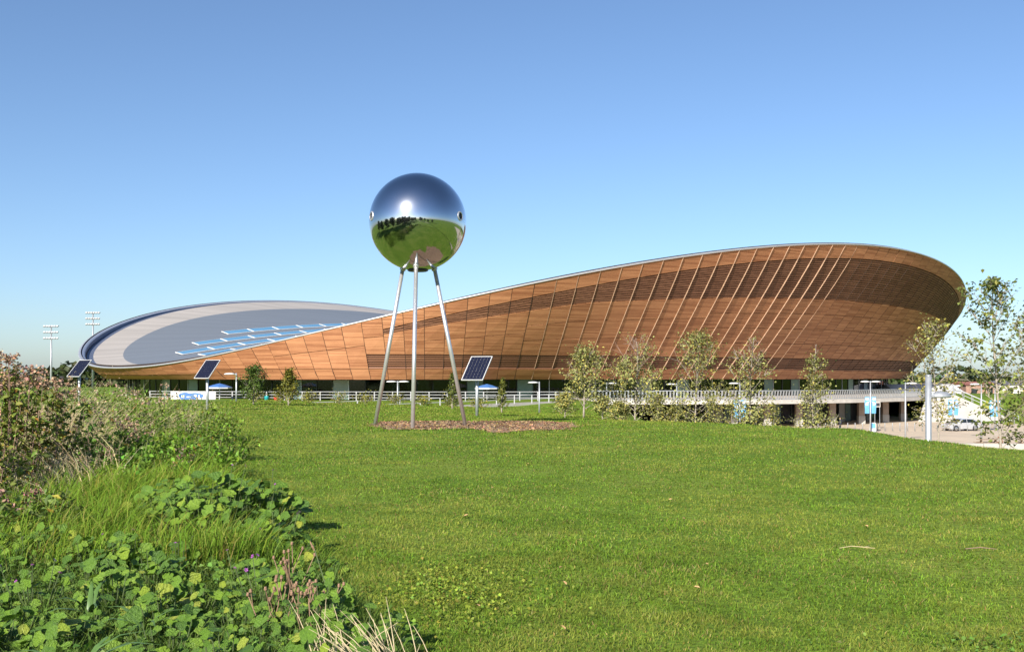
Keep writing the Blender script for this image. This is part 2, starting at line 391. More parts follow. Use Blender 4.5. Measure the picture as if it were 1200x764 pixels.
strip('footpath', [(4, -60), (9, -38), (15, -18), (19, 0), (18.5, 14), (17.5, 26), (15.5, 38), (13, 50)], 2.6, M['gravel'], 0.06, 'buff gravel footpath curving round the grassy mound', 'footpath', n=110)

# bare mulch patch under the sculpture
def soil_f(x, y):
    w = 0.35*(vnoise(x, y, 0.9, 5)-.5)+0.25*(vnoise(x, y, 0.35, 6)-.5)
    a = ((x+2.9)/2.0)**2+((y-35.4)/3.9)**2; b = ((x-.25)/2.1)**2+((y-35.6)/4.8)**2
    return np.minimum(a, b)+w*1.4 - 1
sx = np.arange(-5.4, 2.8, 0.14); sy = np.arange(30.0, 42.5, 0.14); SX, SY = np.meshgrid(sx, sy); SZ = HT(SX, SY)+0.02; sf = soil_f(SX, SY)
ii, jj = np.meshgrid(np.arange(len(sx)-1), np.arange(len(sy)-1)); kk = (jj*len(sx)+ii).ravel()
keep = (sf[:-1, :-1] < 0).ravel()
soil = np_mesh('soil_patch', np.stack([SX, SY, SZ], 2).reshape(-1, 3), np.stack([kk, kk+1, kk+len(sx)+1, kk+len(sx)], 1)[keep], None, None, M['soil'], smooth=True)
tag(soil, 'bare brown mulch patch worn into the lawn under the mirrored ball', 'soil', kind='structure')
n = 6500; px_ = rng.uniform(-5.2, 2.6, n); py_ = rng.uniform(30.5, 41.5, n); kp = soil_f(px_, py_) < 0.05; px_, py_ = px_[kp], py_[kp]
tag(leaves('mulch_chips', np.stack([px_, py_, HT(px_, py_)+0.03], 1), rng.uniform(.05, .13, len(px_)), vary((0.31, 0.205, 0.115), len(px_), .4), M['dry'], up=.8, aspect=.4), 'loose brown bark chips on the bare patch', 'mulch', kind='stuff')

# ------------------------------------------------------------------ velodrome
s_ = 1.06
vcx, vcy, va, vb, vph = 5.5916*s_, 190*s_, 80.1956*s_, 69.5256*s_, .7507
vz0, vA, vA4, vS2, vS3, vC3 = [q*s_ for q in (8.7137, -8.6474, -.2467, -.5667, -.2159, -1.3101)]
vda, vdb, vd1 = 3.0293*s_, 12.7857*s_, .821*s_
ZS = EYE-.3163*s_; CP, SP = math.cos(vph), math.sin(vph)
DECK = -1.2
def rim(t):
    g = 1-.0091*math.cos(4*t); u, v = va*math.cos(t)*g, vb*math.sin(t)*g
    z = vz0+vA*math.cos(2*t)+vA4*math.cos(4*t)+vS2*math.sin(2*t)+vS3*math.sin(t)+vC3*math.cos(t)
    z = 0.9+math.log1p(math.exp((z-.9)*3))/3
    return Vector((vcx+CP*u-SP*v, vcy+SP*u+CP*v, EYE+z))
def sof(t, off=0.0):
    g = 1-.0091*math.cos(4*t); d = vd1*math.sin(2*t)+off; t2 = t-.0248+.0698*math.sin(2*t)+.0163*math.cos(2*t)
    u, v = (va-vda-d)*math.cos(t2)*g, (vb-vdb-d)*math.sin(t2)*g
    x, y = vcx+CP*u-SP*v, vcy+SP*u+CP*v
    q = rim(t); L = math.hypot(x, y); k = max(0, L-off-math.hypot(q.x, q.y))/L      # steeper skin on the near flank
    c = float(lerp(.95, .0, sm(t, 3.6, 4.12))*(1-sm(t, 4.6, 5.2))*sm(t, 2.2, 2.6))
    return Vector((x*(1-k*c), y*(1-k*c), ZS))
def outw(t):
    a = rim(t+.004)-rim(t-.004); o = Vector((a.y, -a.x, 0)); o.normalize(); return o
def surf(t, hm):
    """point on the timber skin, hm metres above its lower lip"""
    r_, s = rim(t), sof(t); H = r_.z-ZS; f = min(max(hm/H, 0), 1); w = 1-(1-f)**1.13
    lip = 0.45*max(0, 1-abs(hm-0.75)/0.75)**.7 if hm < 1.5 else 0
    p = s.lerp(r_, w); p.z = ZS+hm
    return p+outw(t)*lip*.6
def nrm(t, hm):
    a = surf(t+.003, hm)-surf(t-.003, hm); H = rim(t).z-ZS; e = min(.3, H*.1)
    b = surf(t, min(H, hm+e))-surf(t, max(0, hm-e)); v = a.cross(b); v.normalize(); return v
velo = empty('velodrome', (vcx, vcy, DECK)); VO = (vcx, vcy, DECK)
tag(velo, 'large timber clad velodrome with sweeping saddle roof behind the lawn', 'velodrome')
NC = 192; dT = 2*math.pi/NC
# backing skin behind the boards
bk = MB(); nt, nh = 288, 7
for i in range(nt):
    t = 2*math.pi*i/nt; H = rim(t).z-ZS
    for jx in range(nh):
        hm = H*jx/(nh-1); q = surf(t, hm)-nrm(t, hm)*0.42; q.z = max(q.z, ZS+.02); bk.V.append(tuple(q))
for i in range(nt):
    for jx in range(nh-1): bk.F.append((i*nh+jx, ((i+1) % nt)*nh+jx, ((i+1) % nt)*nh+jx+1, i*nh+jx+1))
bk.build('facade_backing', M['backing'], velo, world_off=VO)
class UVB:      # boxes on the skin with board UVs
    def __init__(s): s.V = []; s.F = []; s.U = []
    def patch(s, t0, t1, h00, h10, h11, h01, th=.09, proud=0.0):
        """corner heights: (t0,low) (t1,low) (t1,high) (t0,high)"""
        b = len(s.V); cs = [(t0, h00), (t1, h10), (t1, h11), (t0, h01)]
        fr = []; bkk = []
        for t, h in cs:
            p = surf(t, h); nn = nrm(t, h); fr.append(p+nn*proud); bkk.append(p+nn*(proud-th))
        s.V += [tuple(x) for x in fr+bkk]
        L = (surf(t1, h10)-surf(t0, h00)).length; x0 = t0*80
        u = [(x0, h00), (x0+L, h10), (x0+L, h11), (x0, h01)]; s.U += u+u
        for f in ((0, 1, 2, 3), (7, 6, 5, 4), (0, 4, 5, 1), (1, 5, 6, 2), (2, 6, 7, 3), (3, 7, 4, 0)): s.F.append(tuple(b+k for k in f))
def levels(t):
    H = rim(t).z-ZS
    hu = H-1.35-.03*H; hl = .72*H if H < 13 else 9.36+.33*(H-13)
    return H, hl, hu
singles = []; rest = UVB(); lou_rest = MB()
gap = dT*.014
for i in range(NC):
    t0, t1 = i*dT+gap, (i+1)*dT-gap; tm = (t0+t1)/2
    near = 2.95 < tm < 5.42
    H0, l0, u0 = levels(t0); H1, l1, u1 = levels(t1); Hm = (H0+H1)/2
    lower = 3.74 < tm < 5.6 and Hm > 6
    upper = (u0+u1-l0-l1)/2 > 0.6 and 3.7 < tm < 5.75
    low = 1.3 if Hm > 2.6 else Hm*.35
    def put(a0, a1, b1, b0):
        if near: singles.append((abs(b0-a0)*(rim(t1)-rim(t0)).length/max(60, surf(tm, a0).y)**1.5, (t0, t1, a0, a1, b1, b0), i))
        else: rest.patch(t0, t1, a0, a1, b1, b0)
    jg = .03
    put(0.0, 0.0, low-jg, low-jg)
    base = 3.0 if lower else low
    top0, top1 = (l0, l1) if upper else (H0-.14, H1-.14)
    nrow = max(1, int(round(((top0+top1)/2-base)/2.15)))
    off = 0.0
    for r_ in range(nrow):
        f0, f1 = r_/nrow, (r_+1)/nrow
        put(lerp(base, top0, f0)+jg, lerp(base, top1, f0)+jg, lerp(base, top1, f1)-jg, lerp(base, top0, f1)-jg)
    if upper: put(u0+jg, u1+jg, H1-.14, H0-.14)
    def louvre(a0, a1, b1, b0):
        ub = UVB(); ns = max(2, int(round(((b0+b1-a0-a1)/2)/.27)))
        for q in range(ns):
            f0 = (q+.08)/ns; f1 = (q+.70)/ns
            ub.patch(t0, t1, lerp(a0, b0, f0), lerp(a1, b1, f0), lerp(a1, b1, f1), lerp(a0, b0, f1), .06, -0.03)
        o = mk('louvre_panel', ub.V, ub.F, M['slat'], velo, uv=ub.U, world_off=VO, center=True)
    if lower: louvre(1.32, 1.32, 2.97, 2.97)
    if upper: louvre(l0+.03, l1+.03, u1-.03, u0-.03)
singles.sort(key=lambda q: -q[0])
for k, (_, a, i) in enumerate(singles):
    if k < 300:
        ub = UVB(); ub.patch(*a, proud=random.uniform(-.012, .02)); mk('timber_panel', ub.V, ub.F, M['cedar'], velo, uv=ub.U, world_off=VO, center=True)
    else: rest.patch(*a, proud=random.uniform(-.012, .02))
ro = mk('timber_panels', rest.V, rest.F, M['cedar'], velo, uv=rest.U, world_off=VO); ro['kind'] = 'stuff'
# battens over the joints: flush on the low flank, deep fins mid-flank, faded flat and dark on the shaded right
for i in range(NC):
    t = i*dT
    if not 3.0 < t < 5.6: continue
    dp = float(lerp(-.03, .12, sm(t, 3.8, 4.25))*lerp(1, .12, sm(t, 4.5, 4.62))); w = .038
    H = rim(t).z-ZS; h_hi = H-.17; hs = np.linspace(.02 if dp > .05 else 0.02, h_hi, 8); mb = MB()
    tg = (surf(t+.003, H*.5)-surf(t-.003, H*.5)).normalized()*w/2
    for h in hs:
        q = surf(t, h); nn = nrm(t, h)
        for sgn, dd in ((-1, -.1), (1, -.1), (1, dp), (-1, dp)): mb.V.append(tuple(q+tg*sgn+nn*dd))
    for r_ in range(len(hs)-1):
        for c in range(4): mb.F.append((r_*4+c, r_*4+(c+1) % 4, (r_+1)*4+(c+1) % 4, (r_+1)*4+c))
    mb.F += [(3, 2, 1, 0), tuple(len(mb.V)-4+c for c in range(4))]
    mb.build('batten', M['batten'] if dp > .04 else M['backing'], velo, world_off=VO, center=True)  # pale tan stands for sunlit fins; joints and shaded ribs go dark
# rim: rounded flashing, pale edge line, gutter upstand, roof field
def gdep(t):
    """depth of the gutter (1 = 1.2 m): deepest at the far low flank, shallow where the skin leaves no room"""
    H = rim(t).z-ZS; ov = max(.5, (rim(t)-sof(t)).xy.length); room = .55*H*(min(1, 1.0/ov))**.88
    return min(.2+.55*math.exp(-((t-2.72)/.42)**2), room/1.2)
def ring(name, prof, mat, n=360, smooth=True, closed=False):
    mb = MB(); m = len(prof)
    for i in range(n):
        t = 2*math.pi*i/n; r_ = rim(t); o = outw(t)
        for (x, z) in prof:
            if x < -.8: z = -.15+(z+.15)*gdep(t)
            mb.V.append(tuple(r_+o*x+Vector((0, 0, z))))
    for i in range(n):
        for jx in range(m if closed else m-1):
            j2 = (jx+1) % m; mb.F.append((i*m+jx, ((i+1) % n)*m+jx, ((i+1) % n)*m+j2, i*m+j2))
    return mb.build(name, mat, velo, smooth, world_off=VO)
ring('rim_edge', [(-.1, -.16), (.02, -.16), (.05, -.08), (.02, .02), (-.12, .04)], M['edge'])
ring('rim_flashing', [(-.12, .04), (-.35, .08), (-.75, .02), (-.95, -.15)], M['rim_metal'])
ring('gutter', [(-.95, -.15), (-1.05, -1.25), (-2.2, -1.35), (-2.25, -1.1)], M['gutter'], smooth=False)
def roof_pt(t, f):
    r_ = rim(t)-outw(t)*2.2; zc = EYE+vz0
    return Vector((vcx+(r_.x-vcx)*f, vcy+(r_.y-vcy)*f, zc+(r_.z-.1-1.02*gdep(t)-zc)*f*f))
def roof_uv(u, v):
    x, y = vcx+CP*u-SP*v, vcy+SP*u+CP*v
    t = math.atan2(v/vb, u/va)
    q = rim(t)-outw(t)*2.2; f = math.hypot(x-vcx, y-vcy)/math.hypot(q.x-vcx, q.y-vcy)
    zc = EYE+vz0; return Vector((x, y, zc+(q.z-.1-1.02*gdep(t % (2*math.pi))-zc)*f*f))
def inner(t):   # outline of the grey field: narrower pale band along the long flanks
    return .912+.042*math.cos(2*t)
for nm, f0, f1, mt in (('roof_field', 0, 1, 'roof_grey'), ('roof_border', 1, 2, 'roof_pale')):
    mb = MB(); n_, m_ = 240, 16
    for i in range(n_):
        t = 2*math.pi*i/n_; a = inner(t)
        for jx in range(m_+1):
            f = a*jx/m_ if f0 == 0 else lerp(a, 1.0, jx/m_)
            q = roof_pt(t, f); mb.V.append((q.x, q.y, q.z))
    for i in range(n_):
        for jx in range(m_):
            b0, b1 = i*(m_+1)+jx, ((i+1) % n_)*(m_+1)+jx; mb.F.append((b0, b1, b1+1, b0+1))
    mb.build(nm, M[mt], velo, True, world_off=VO)
for v in (29.5, 19.6, 9.8, 0.0, -9.8, -19.6, -29.5):
    ue = {29.5: 52, 19.6: 62.5, 9.8: 70, 0.0: 71, -9.8: 70, -19.6: 62.5, -29.5: 52}[v]
    npn = int(2*ue/5.2); us = np.linspace(-ue, ue, npn+1); fr = MB(); hw = 1.25
    def rl(u, vv, h): q = roof_uv(u, vv); return Vector((q.x, q.y, q.z+h))
    for sg in (-1, 1):
        for k in range(npn): fr.bar(rl(us[k], v+sg*hw, .24+.12*sg), rl(us[k+1], v+sg*hw, .24+.12*sg), .1, .1)
    for u in us: fr.bar(rl(u, v-hw, .14), rl(u, v+hw, .38), .13, .13)
    st = fr.build('rooflight', M['white'], velo, world_off=VO)
    if v > -12:
        for k in range(npn):
            a, b = us[k]+.25, us[k+1]-.25
            if a > 25: continue
            c4 = [rl(a, v-hw+.1, .16), rl(b, v-hw+.1, .16), rl(b, v+hw-.1, .40), rl(a, v+hw-.1, .40)]
            mk('pane', c4+[q-Vector((0, 0, .1)) for q in c4], [(0, 1, 2, 3), (7, 6, 5, 4), (0, 4, 5, 1), (1, 5, 6, 2), (2, 6, 7, 3), (3, 7, 4, 0)], M['roofglass'], st, world_off=VO, center=True)
# soffit under the bowl
sb = MB(); n_ = 192
for i in range(n_):
    t = 2*math.pi*i/n_; a = sof(t, .02); b = sof(t, 9.5)
    sb.V += [tuple(a+Vector((0, 0, -.02))), tuple(b+Vector((0, 0, -.02)))]
for i in range(n_): j2 = (i+1) % n_; sb.F.append((2*i, 2*i+1, 2*j2+1, 2*j2))
sb.build('soffit', M['batten'], velo, world_off=VO)
# glazed concourse wall, pane by pane on the side in view
NP = 190
for i in range(NP):
    t0, t1 = 2*math.pi*i/NP, 2*math.pi*(i+1)/NP
    if not 2.75 < t0 < 5.75: continue
    a, b = sof(t0, 3.2), sof(t1, 3.2); d = (b-a); o = Vector((d.y, -d.x, 0)).normalized()
    g = d.normalized()*.05; zt, zb = ZS-.05, DECK+.02
    mtx = 'glass'
    kx = (i*7) % 11
    if kx in (0, 1): mtx = 'teal_glass'
    elif kx in (4, 7): mtx = 'dark_glass'
    c4 = [Vector((*(a+g).xy, zb)), Vector((*(b-g).xy, zb)), Vector((*(b-g).xy, zt)), Vector((*(a+g).xy, zt))]
    mk('window_pane', c4+[q-o*.05 for q in c4], [(0, 1, 2, 3), (7, 6, 5, 4), (0, 4, 5, 1), (1, 5, 6, 2), (2, 6, 7, 3), (3, 7, 4, 0)], M[mtx], velo, world_off=VO, center=True)
    MB().box((a.x, a.y, (zt+zb)/2), (.09, .16, zt-zb), math.atan2(d.y, d.x)).build('mullion', M['dark'] if i % 3 else M['galv'], velo, world_off=VO, center=True)
    if i % 4 == 1:
        c = sof((t0+t1)/2, 5.2); MB().tube([(c.x, c.y, DECK), (c.x, c.y, ZS)], .32, 12).build('column', M['concrete'], velo, True, world_off=VO, center=True)
    if i % 5 == 2:
        c = sof((t0+t1)/2, 4.6); MB().box((c.x, c.y, DECK+.5), (2.4, .4, 1.0), math.atan2(d.y, d.x)).build('counter', M['purple'], velo, world_off=VO, center=True)
iw = MB(); n_ = 96
for i in range(n_):
    c = sof(2*math.pi*i/n_, 9.3); iw.V += [(c.x, c.y, DECK-3.5), (c.x, c.y, ZS)]
for i in range(n_): j2 = (i+1) % n_; iw.F.append((2*i, 2*j2, 2*j2+1, 2*i+1))
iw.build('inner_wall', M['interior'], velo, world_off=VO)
# concourse deck, its edge following the building on the paved side
edge = [(9.5, 126.0), (14, 125.9), (20, 126.1), (26, 126.6), (32, 127.6), (38, 130.2), (44, 134), (49, 138), (54, 142.4), (59.5, 149)]
dk = MB(); m = len(edge); back = [(80, 185), (74, 215), (20, 170), (-10, 165), (6, 140)]
poly = edge+back
dk.V = [(x, y, DECK) for x, y in poly]+[(x, y, DECK-.55) for x, y in poly]
L_ = len(poly); dk.F = [tuple(range(L_)), tuple(reversed(range(L_, 2*L_)))]+[(k, k+L_, (k+1) % L_+L_, (k+1) % L_) for k in range(L_)]
dk.build('deck', M['concrete'], velo, world_off=VO)
for k in range(m-1):
    a, b = Vector((*edge[k], 0)), Vector((*edge[k+1], 0)); d = b-a; o = Vector((d.y, -d.x, 0)).normalized(); nb = int(d.length/.42); mb = MB()
    for q in range(nb):
        p = a.lerp(b, (q+.5)/nb)-o*.12; mb.bar((p.x, p.y, DECK), (p.x+o.x*.22, p.y+o.y*.22, DECK+1.12), .20, .035)
    mb.bar(a-o*.1+Vector((0, 0, DECK+.06)), b-o*.1+Vector((0, 0, DECK+.06)), .06); mb.bar(a+o*.1+Vector((0, 0, DECK+1.14)), b+o*.1+Vector((0, 0, DECK+1.14)), .10, .08)
    mb.build('balustrade', M['galv'], velo, world_off=VO, center=True)
    f = MB(); f.bar(a+o*.06+Vector((0, 0, DECK-.28)), b+o*.06+Vector((0, 0, DECK-.28)), .1, .46); f.build('deck_fascia', M['concrete'], velo, world_off=VO, center=True)
for px, d in ((860, 131), (899, 131), (936, 133), (975, 136), (1009, 140), (1037, 144.5), (1058, 149)):
    x = (px-600)/1208*d
    c = MB().box((x, d, (-4.75+DECK-.55)/2), (.8, .8, DECK-.55+4.75)).build('deck_column', M['column'], velo, world_off=VO, center=True)
    MB().box((x, d, -4.75+.02+.55), (.9, .9, 1.1)).build('sunlit_column_foot', M['white_concrete'], c, world_off=c.location+Vector(VO), center=True)  # white block paints the sunlit lower part of the column
# recessed ground floor under the deck: solid piers, glazed doors, dark openings
gw = [(24, 136.5), (31, 138), (38, 140.5), (44, 144.5), (50, 149.5), (55, 154.5), (58, 159)]
for k in range(len(gw)-1):
    a, b = Vector((*gw[k], 0)), Vector((*gw[k+1], 0)); d = b-a; o = Vector((d.y, -d.x, 0)).normalized(); rz = math.atan2(d.y, d.x); zt = DECK-.56; zm = (zt-4.75)/2
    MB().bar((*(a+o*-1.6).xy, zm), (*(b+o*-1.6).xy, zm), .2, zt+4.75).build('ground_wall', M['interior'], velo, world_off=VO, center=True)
    nd = 5
    for q in range(nd):
        p0, p1 = a.lerp(b, q/nd), a.lerp(b, (q+1)/nd); pm = (p0+p1)/2; ln = (p1-p0).length
        kind = (k*nd+q) % 5
        if kind in (1, 3): MB().box((pm.x, pm.y, zm), (ln-.16, .05, zt+4.75-.1), rz).build('door_pane', M['glass'] if kind == 1 else M['teal_glass'], velo, world_off=VO, center=True)
        elif kind == 2: MB().box((pm.x, pm.y, zm), (ln-.16, .12, zt+4.75-.02), rz).build('wall_panel', M['concrete'], velo, world_off=VO, center=True)
        MB().box((p0.x, p0.y, zm), (.12, .16, zt+4.75), rz).build('door_post', M['dark'], velo, world_off=VO, center=True)
MB().box((57.2, 150.2, -2.8), (.9, .05, 1.2), R(45)).build('notice', M['white'], velo, world_off=VO)

# railing along the concourse edge and the ramp below it
def railing(name, pts, h, step, label, rails=3, mat='painted'):
    root = empty(name, pts[0]); W = Vector(pts[0]); tag(root, label, 'railing')
    pts = [Vector(p) for p in pts]
    for a, b in zip(pts[:-1], pts[1:]):
        nseg = max(1, round((b-a).length/step))
        for q in range(nseg):
            p = a.lerp(b, q/nseg); MB().box((p.x, p.y, p.z+h/2), (.11, .11, h)).build('post', M[mat], root, world_off=W, center=True)
        for r_ in range(rails):
            z = Vector((0, 0, h*(1-r_/rails*.95)-.04)); MB().bar(a+z, b+z, .06 if r_ else .1, .06).build('rail', M[mat], root, world_off=W, center=True)
    return root
railing('concourse_railing', [(-46, 131, -1.25), (-30, 126, -1.25), (-10, 124.3, -1.25), (7.5, 125.2, -1.25)], 1.12, 2.25, 'long pale grey railing on the terrace edge before the glazed wall')
ra, rb = Vector((-20, 101, -1.75)), Vector((5.5, 119.5, -1.2))
rp = MB(); d = (rb-ra); o = Vector((d.y, -d.x, 0)).normalized()
rp.add([ra+o*1.2, rb+o*1.2, rb-o*1.2, ra-o*1.2]+[q-Vector((0, 0, 1.2)) for q in (ra+o*1.2, rb+o*1.2, rb-o*1.2, ra-o*1.2)], [(0, 1, 2, 3), (0, 4, 5, 1), (1, 5, 6, 2), (2, 6, 7, 3), (3, 7, 4, 0)])
tag(rp.build('ramp', M['white_concrete']), 'white concrete ramp rising to the terrace', 'ramp', kind='structure')
railing('ramp_railing', [ra+o*1.1, rb+o*1.1], 0.95, 2.5, 'pale railing along the white ramp below the terrace', 2)

# ------------------------------------------------------------------ mirrored ball on three legs
SC = Vector((-3.107, 34.0, 0)); g0 = hz(SC.x, SC.y); cz = EYE+(441.5-260.6)/1208*34; SR = 1.60
sc = empty('ball_sculpture', (SC.x, SC.y, g0)); tag(sc, 'mirror polished steel ball on three slender leaning legs', 'sculpture')
def mirror_mat():
    m, n, l, b = new_mat('mirror_polished_steel')
    b.inputs['Metallic'].default_value = 1; b.inputs['Roughness'].default_value = 0.045; b.inputs['Coat Weight'].default_value = 1.0; b.inputs['Coat Roughness'].default_value = 0.22
    tc = n.new('ShaderNodeTexCoord'); nz = n.new('ShaderNodeTexNoise'); nz.inputs['Scale'].default_value = 1.1; nz.inputs['Detail'].default_value = 2
    l.new(tc.outputs['Object'], nz.inputs['Vector'])
    r = ramp(n, [(0.3, (0.49, 0.52, 0.56)), (0.7, (0.55, 0.58, 0.62))]); l.new(nz.outputs['Fac'], r.inputs['Fac']); l.new(r.outputs['Color'], b.inputs['Base Color'])
    bp = n.new('ShaderNodeBump'); bp.inputs['Strength'].default_value = 0.05; bp.inputs['Distance'].default_value = 0.03
    l.new(nz.outputs['Fac'], bp.inputs['Height']); l.new(bp.outputs[0], b.inputs['Normal'])
    return m
M['mirror'] = mirror_mat()
mb = MB(); n_, m_ = 96, 64
prof = [(max(.001, SR*math.sin(math.pi*k/m_)), -SR*math.cos(math.pi*k/m_)) for k in range(m_+1) if -SR*math.cos(math.pi*k/m_) > -SR*.985]
prof[0] = (math.sqrt(SR*SR-prof[0][1]**2), prof[0][1])
mb.lathe(prof, n_, (0, 0, cz-g0))
ball = mb.build('ball', M['mirror'], sc, True)
for p in ball.data.polygons:
    if len(p.vertices) > 8: p.use_smooth = False
zb = prof[0][1]
MB().lathe([(.30, cz-g0+zb-.05), (.34, cz-g0+zb-.03), (.34, cz-g0+zb+.0), (.2, cz-g0+zb+.01)], 40).build('base_plate', M['dark'], sc)
for ax, ay in ((-.866, .5), (0, -1), (.866, .5)):
    bx, by = ax*1.80, ay*1.80; gz = hz(SC.x+bx, SC.y+by)-g0-.15; tx, ty = ax*.60, ay*.60
    tz = cz-g0-math.sqrt(SR**2-.6**2)+.03
    lg = MB().tube([(bx, by, gz), (tx, ty, tz)], .066, 20).build('leg', M['steel'], sc, True)
    MB().tube([(tx*1.04, ty*1.04, tz-.09), (tx*.99, ty*.99, tz-.03)], .10, 18).build('collar', M['steel'], lg, True)
for sx_ in (-.895, .9):
    nn = Vector((sx_, -.44, .06)).normalized(); q = nn.to_track_quat('Z', 'Y').to_matrix(); c = Vector((0, 0, cz-g0))+nn*(SR-.038)
    ph = MB(); ph.lathe([(.115, .02), (.115, .045), (.001, .046)], 24); ho = ph.build('porthole', M['black'], sc); ho.matrix_local = Matrix.Translation(c) @ q.to_4x4()
    rg = MB(); b = 0
    for k in range(28):
        a = 2*math.pi*k/28
        for rr, zz in ((.115, .0), (.115, .06), (.155, .05), (.16, .0)): rg.V.append((rr*math.cos(a), rr*math.sin(a), zz))
    for k in range(28):
        for c_ in range(3): rg.F.append((k*4+c_, ((k+1) % 28)*4+c_, ((k+1) % 28)*4+c_+1, k*4+c_+1))
    rg.build('rim', M['steel'], ho, True)

# ------------------------------------------------------------------ solar panels on posts
M['cell'] = simple('solar_cell', (0.010, 0.012, 0.028), 0.35, 0.0, 0.3, 6, spec=0.3)
def solar(loc, rz, tilt, hp, label, nm='solar_panel'):
    t = empty(nm, loc, rz); tag(t, label, 'solar panel')
    MB().tube([(0, 0, -.2), (0, 0, hp-.25)], .085, 14).build('post', M['galv'], t, True)
    MB().tube([(0, 0, hp-.25), (0, 0, hp)], .11, 12).build('bracket', M['dark'], t)
    Mx = Matrix.Translation((0, 0, hp+.12)) @ Matrix.Rotation(tilt, 4, 'X')
    w, l = 1.5, 2.1; f = MB()
    f.box((0, 0, -.02), (w, l, .03))
    for sg in (-1, 1): f.box((sg*(w/2), 0, .0), (.04, l+.04, .07)); f.box((0, sg*l/2, 0), (w-.04, .04, .069))
    fo = f.build('frame', M['white'], t); fo.matrix_local = Mx
    cm = MB().box((0, 0, .004), (.225, .243, .012)).build('cell', M['cell'], fo)
    me = cm.data; first = True
    for a in range(6):
        for b in range(8):
            p = ((a-2.5)*.24, (b-3.5)*.258, .004)
            if first: cm.location = p; first = False
            else: inst(me, 'cell', fo, p)
    return t
for (px, py, d, base, lab) in ((559, 432, 56, None, 'tilted solar panel on a steel post right behind the mirrored ball'), (243, 433, 62, None, 'tilted solar panel on a steel post before the blue and white banner'), (93, 432, 68, None, 'tilted solar panel rising from the dry grasses beside the rusty shrub')):
    p = P(px, py, d); g = hz(p.x, p.y)
    rz = R(-24)
    so_ = solar((p.x, p.y, g), rz, R(46), p.z-g-.1, lab)
    for ch in so_.children:
        if ch.name.startswith('frame'): ch.scale = (.84, .84, .84) if d < 60 else (.72, .72, .72)

# ------------------------------------------------------------------ street lamps
lamp_meshes = {}
def lamp(px, top, d, heads, label, banners=0, base=None, r=.075, scale=1.0, group=None):
    p = P(px, top, d); g = hz(p.x, p.y) if base is None else base
    if base is None and g < -4.7: g = -4.75
    h = p.z-g; t = empty('street_lamp', (p.x, p.y, g)); tag(t, label, 'street lamp', group)
    MB().tube([(0, 0, -.1), (0, 0, h*.35), (0, 0, h+.08)], [r*1.25, r, r*.85], 12).build('pole', M['galv'], t, True)
    for sg in heads:
        mb = MB(); n = 16
        for k, (rr, z) in enumerate([(.10, .11), (.40, .07), (.52, 0), (.50, -.045), (.3, -.06)]):
            for q in range(n):
                a = 2*math.pi*q/n; mb.V.append((sg*.62*scale+rr*scale*1.05*math.cos(a), rr*scale*.72*math.sin(a), h-.02+z*scale))
        for k in range(4):
            for q in range(n): mb.F.append((k*n+q, k*n+(q+1) % n, (k+1)*n+(q+1) % n, (k+1)*n+q))
        mb.F += [tuple(reversed(range(n))), tuple(4*n+q for q in range(n))]
        mb.build('lamp_head', M['white'] if r < .1 else M['galv'], t, True)
        MB().bar((0, 0, h-.04), (sg*.3*scale, 0, h-.01), .07*scale).build('arm', M['galv'], t)
    for sg in ((-1, 1) if banners == 2 else ((1,) if banners else ())):
        x0 = sg*.12; w, hh = .52, 1.9; zt = h-1.75; b = MB(); rows = 8
        for q in range(rows+1):
            for c in (0, 1): b.V.append((x0+sg*w*c, .06*math.sin(q*.9+sg)*c, zt-hh*q/rows))
        for q in range(rows): b.F.append((2*q, 2*q+1, 2*q+3, 2*q+2))
        bo = b.build('banner', M['blue'], t)
        so = bo.modifiers.new('thick', 'SOLIDIFY'); so.thickness = .012
        MB().bar((0, 0, zt+.03), (x0+sg*w, 0, zt+.03), .04).build('banner_arm', M['galv'], bo)
        pr = MB()
        for (zz, hh2, xx, ww) in ((.25, .25, .28, .36), (.62, .16, .2, .22), (.85, .28, .3, .3)): pr.box((x0+sg*xx, -.05, zt-zz), (ww, .01, hh2))
        pr.build('banner_print', M['white'], bo)
    return t
lamp(277, 438, 96, (-1,), 'single headed lamp post beside the bushy round tree left of the ramp')
lamp(466, 447, 104, (-1, 1), 'double headed lamp post seen between two legs of the mirrored ball')
lamp(632, 448, 104, (-1,), 'single headed lamp post at the upper end of the ramp')
lamp(711, 449, 112, (1,), 'lamp post half hidden by the leafy trees, its head over the hedge', base=-4.75)
lamp(793, 450, 112, (-1,), 'lamp post standing between two leafy young trees', base=-4.75)
lamp(867, 449, 108, (-1,), 'lamp post with small blue banners among the tree row', 2, base=-4.75)
lamp(1020, 447, 118, (-1, 1), 'double headed lamp post carrying two sky blue banners on the paving', 2, base=-4.75)
lamp(1061, 449, 100, (1,), 'plain thin lamp post on the paving beside the thick steel post', base=-4.75)
lamp(1150, 450, 104, (-1,), 'thin lamp post just behind the silver car', base=-4.75)
lamp(1117, 452, 128, (1,), 'lamp post with blue banners before the white stair wall', 2, base=-4.75)
lamp(1166, 452, 122, (-1,), 'lamp post with blue banners before the grass bank', 2, base=-4.75)
p = P(1088, 440, 47); g = hz(p.x, p.y)
t = empty('steel_post', (p.x, p.y, g)); tag(t, 'thick round steel post with one side lamp rising past the lawn edge', 'lamp post')
hh = p.z-g
MB().tube([(0, 0, -.2), (0, 0, hh)], .138, 24).build('pole', M['galv'], t, True)
MB().lathe([(.142, hh-.04), (.146, hh), (.05, hh+.05)], 24).build('cap', M['galv'], t, True)
hd = MB(); n = 20
for k, (rr, z) in enumerate([(.08, .20), (.28, .15), (.40, .03), (.42, -.06), (.36, -.09)]):
    for q in range(n): a = 2*math.pi*q/n; hd.V.append((.56+rr*1.1*math.cos(a), rr*.8*math.sin(a), hh-.92+z))
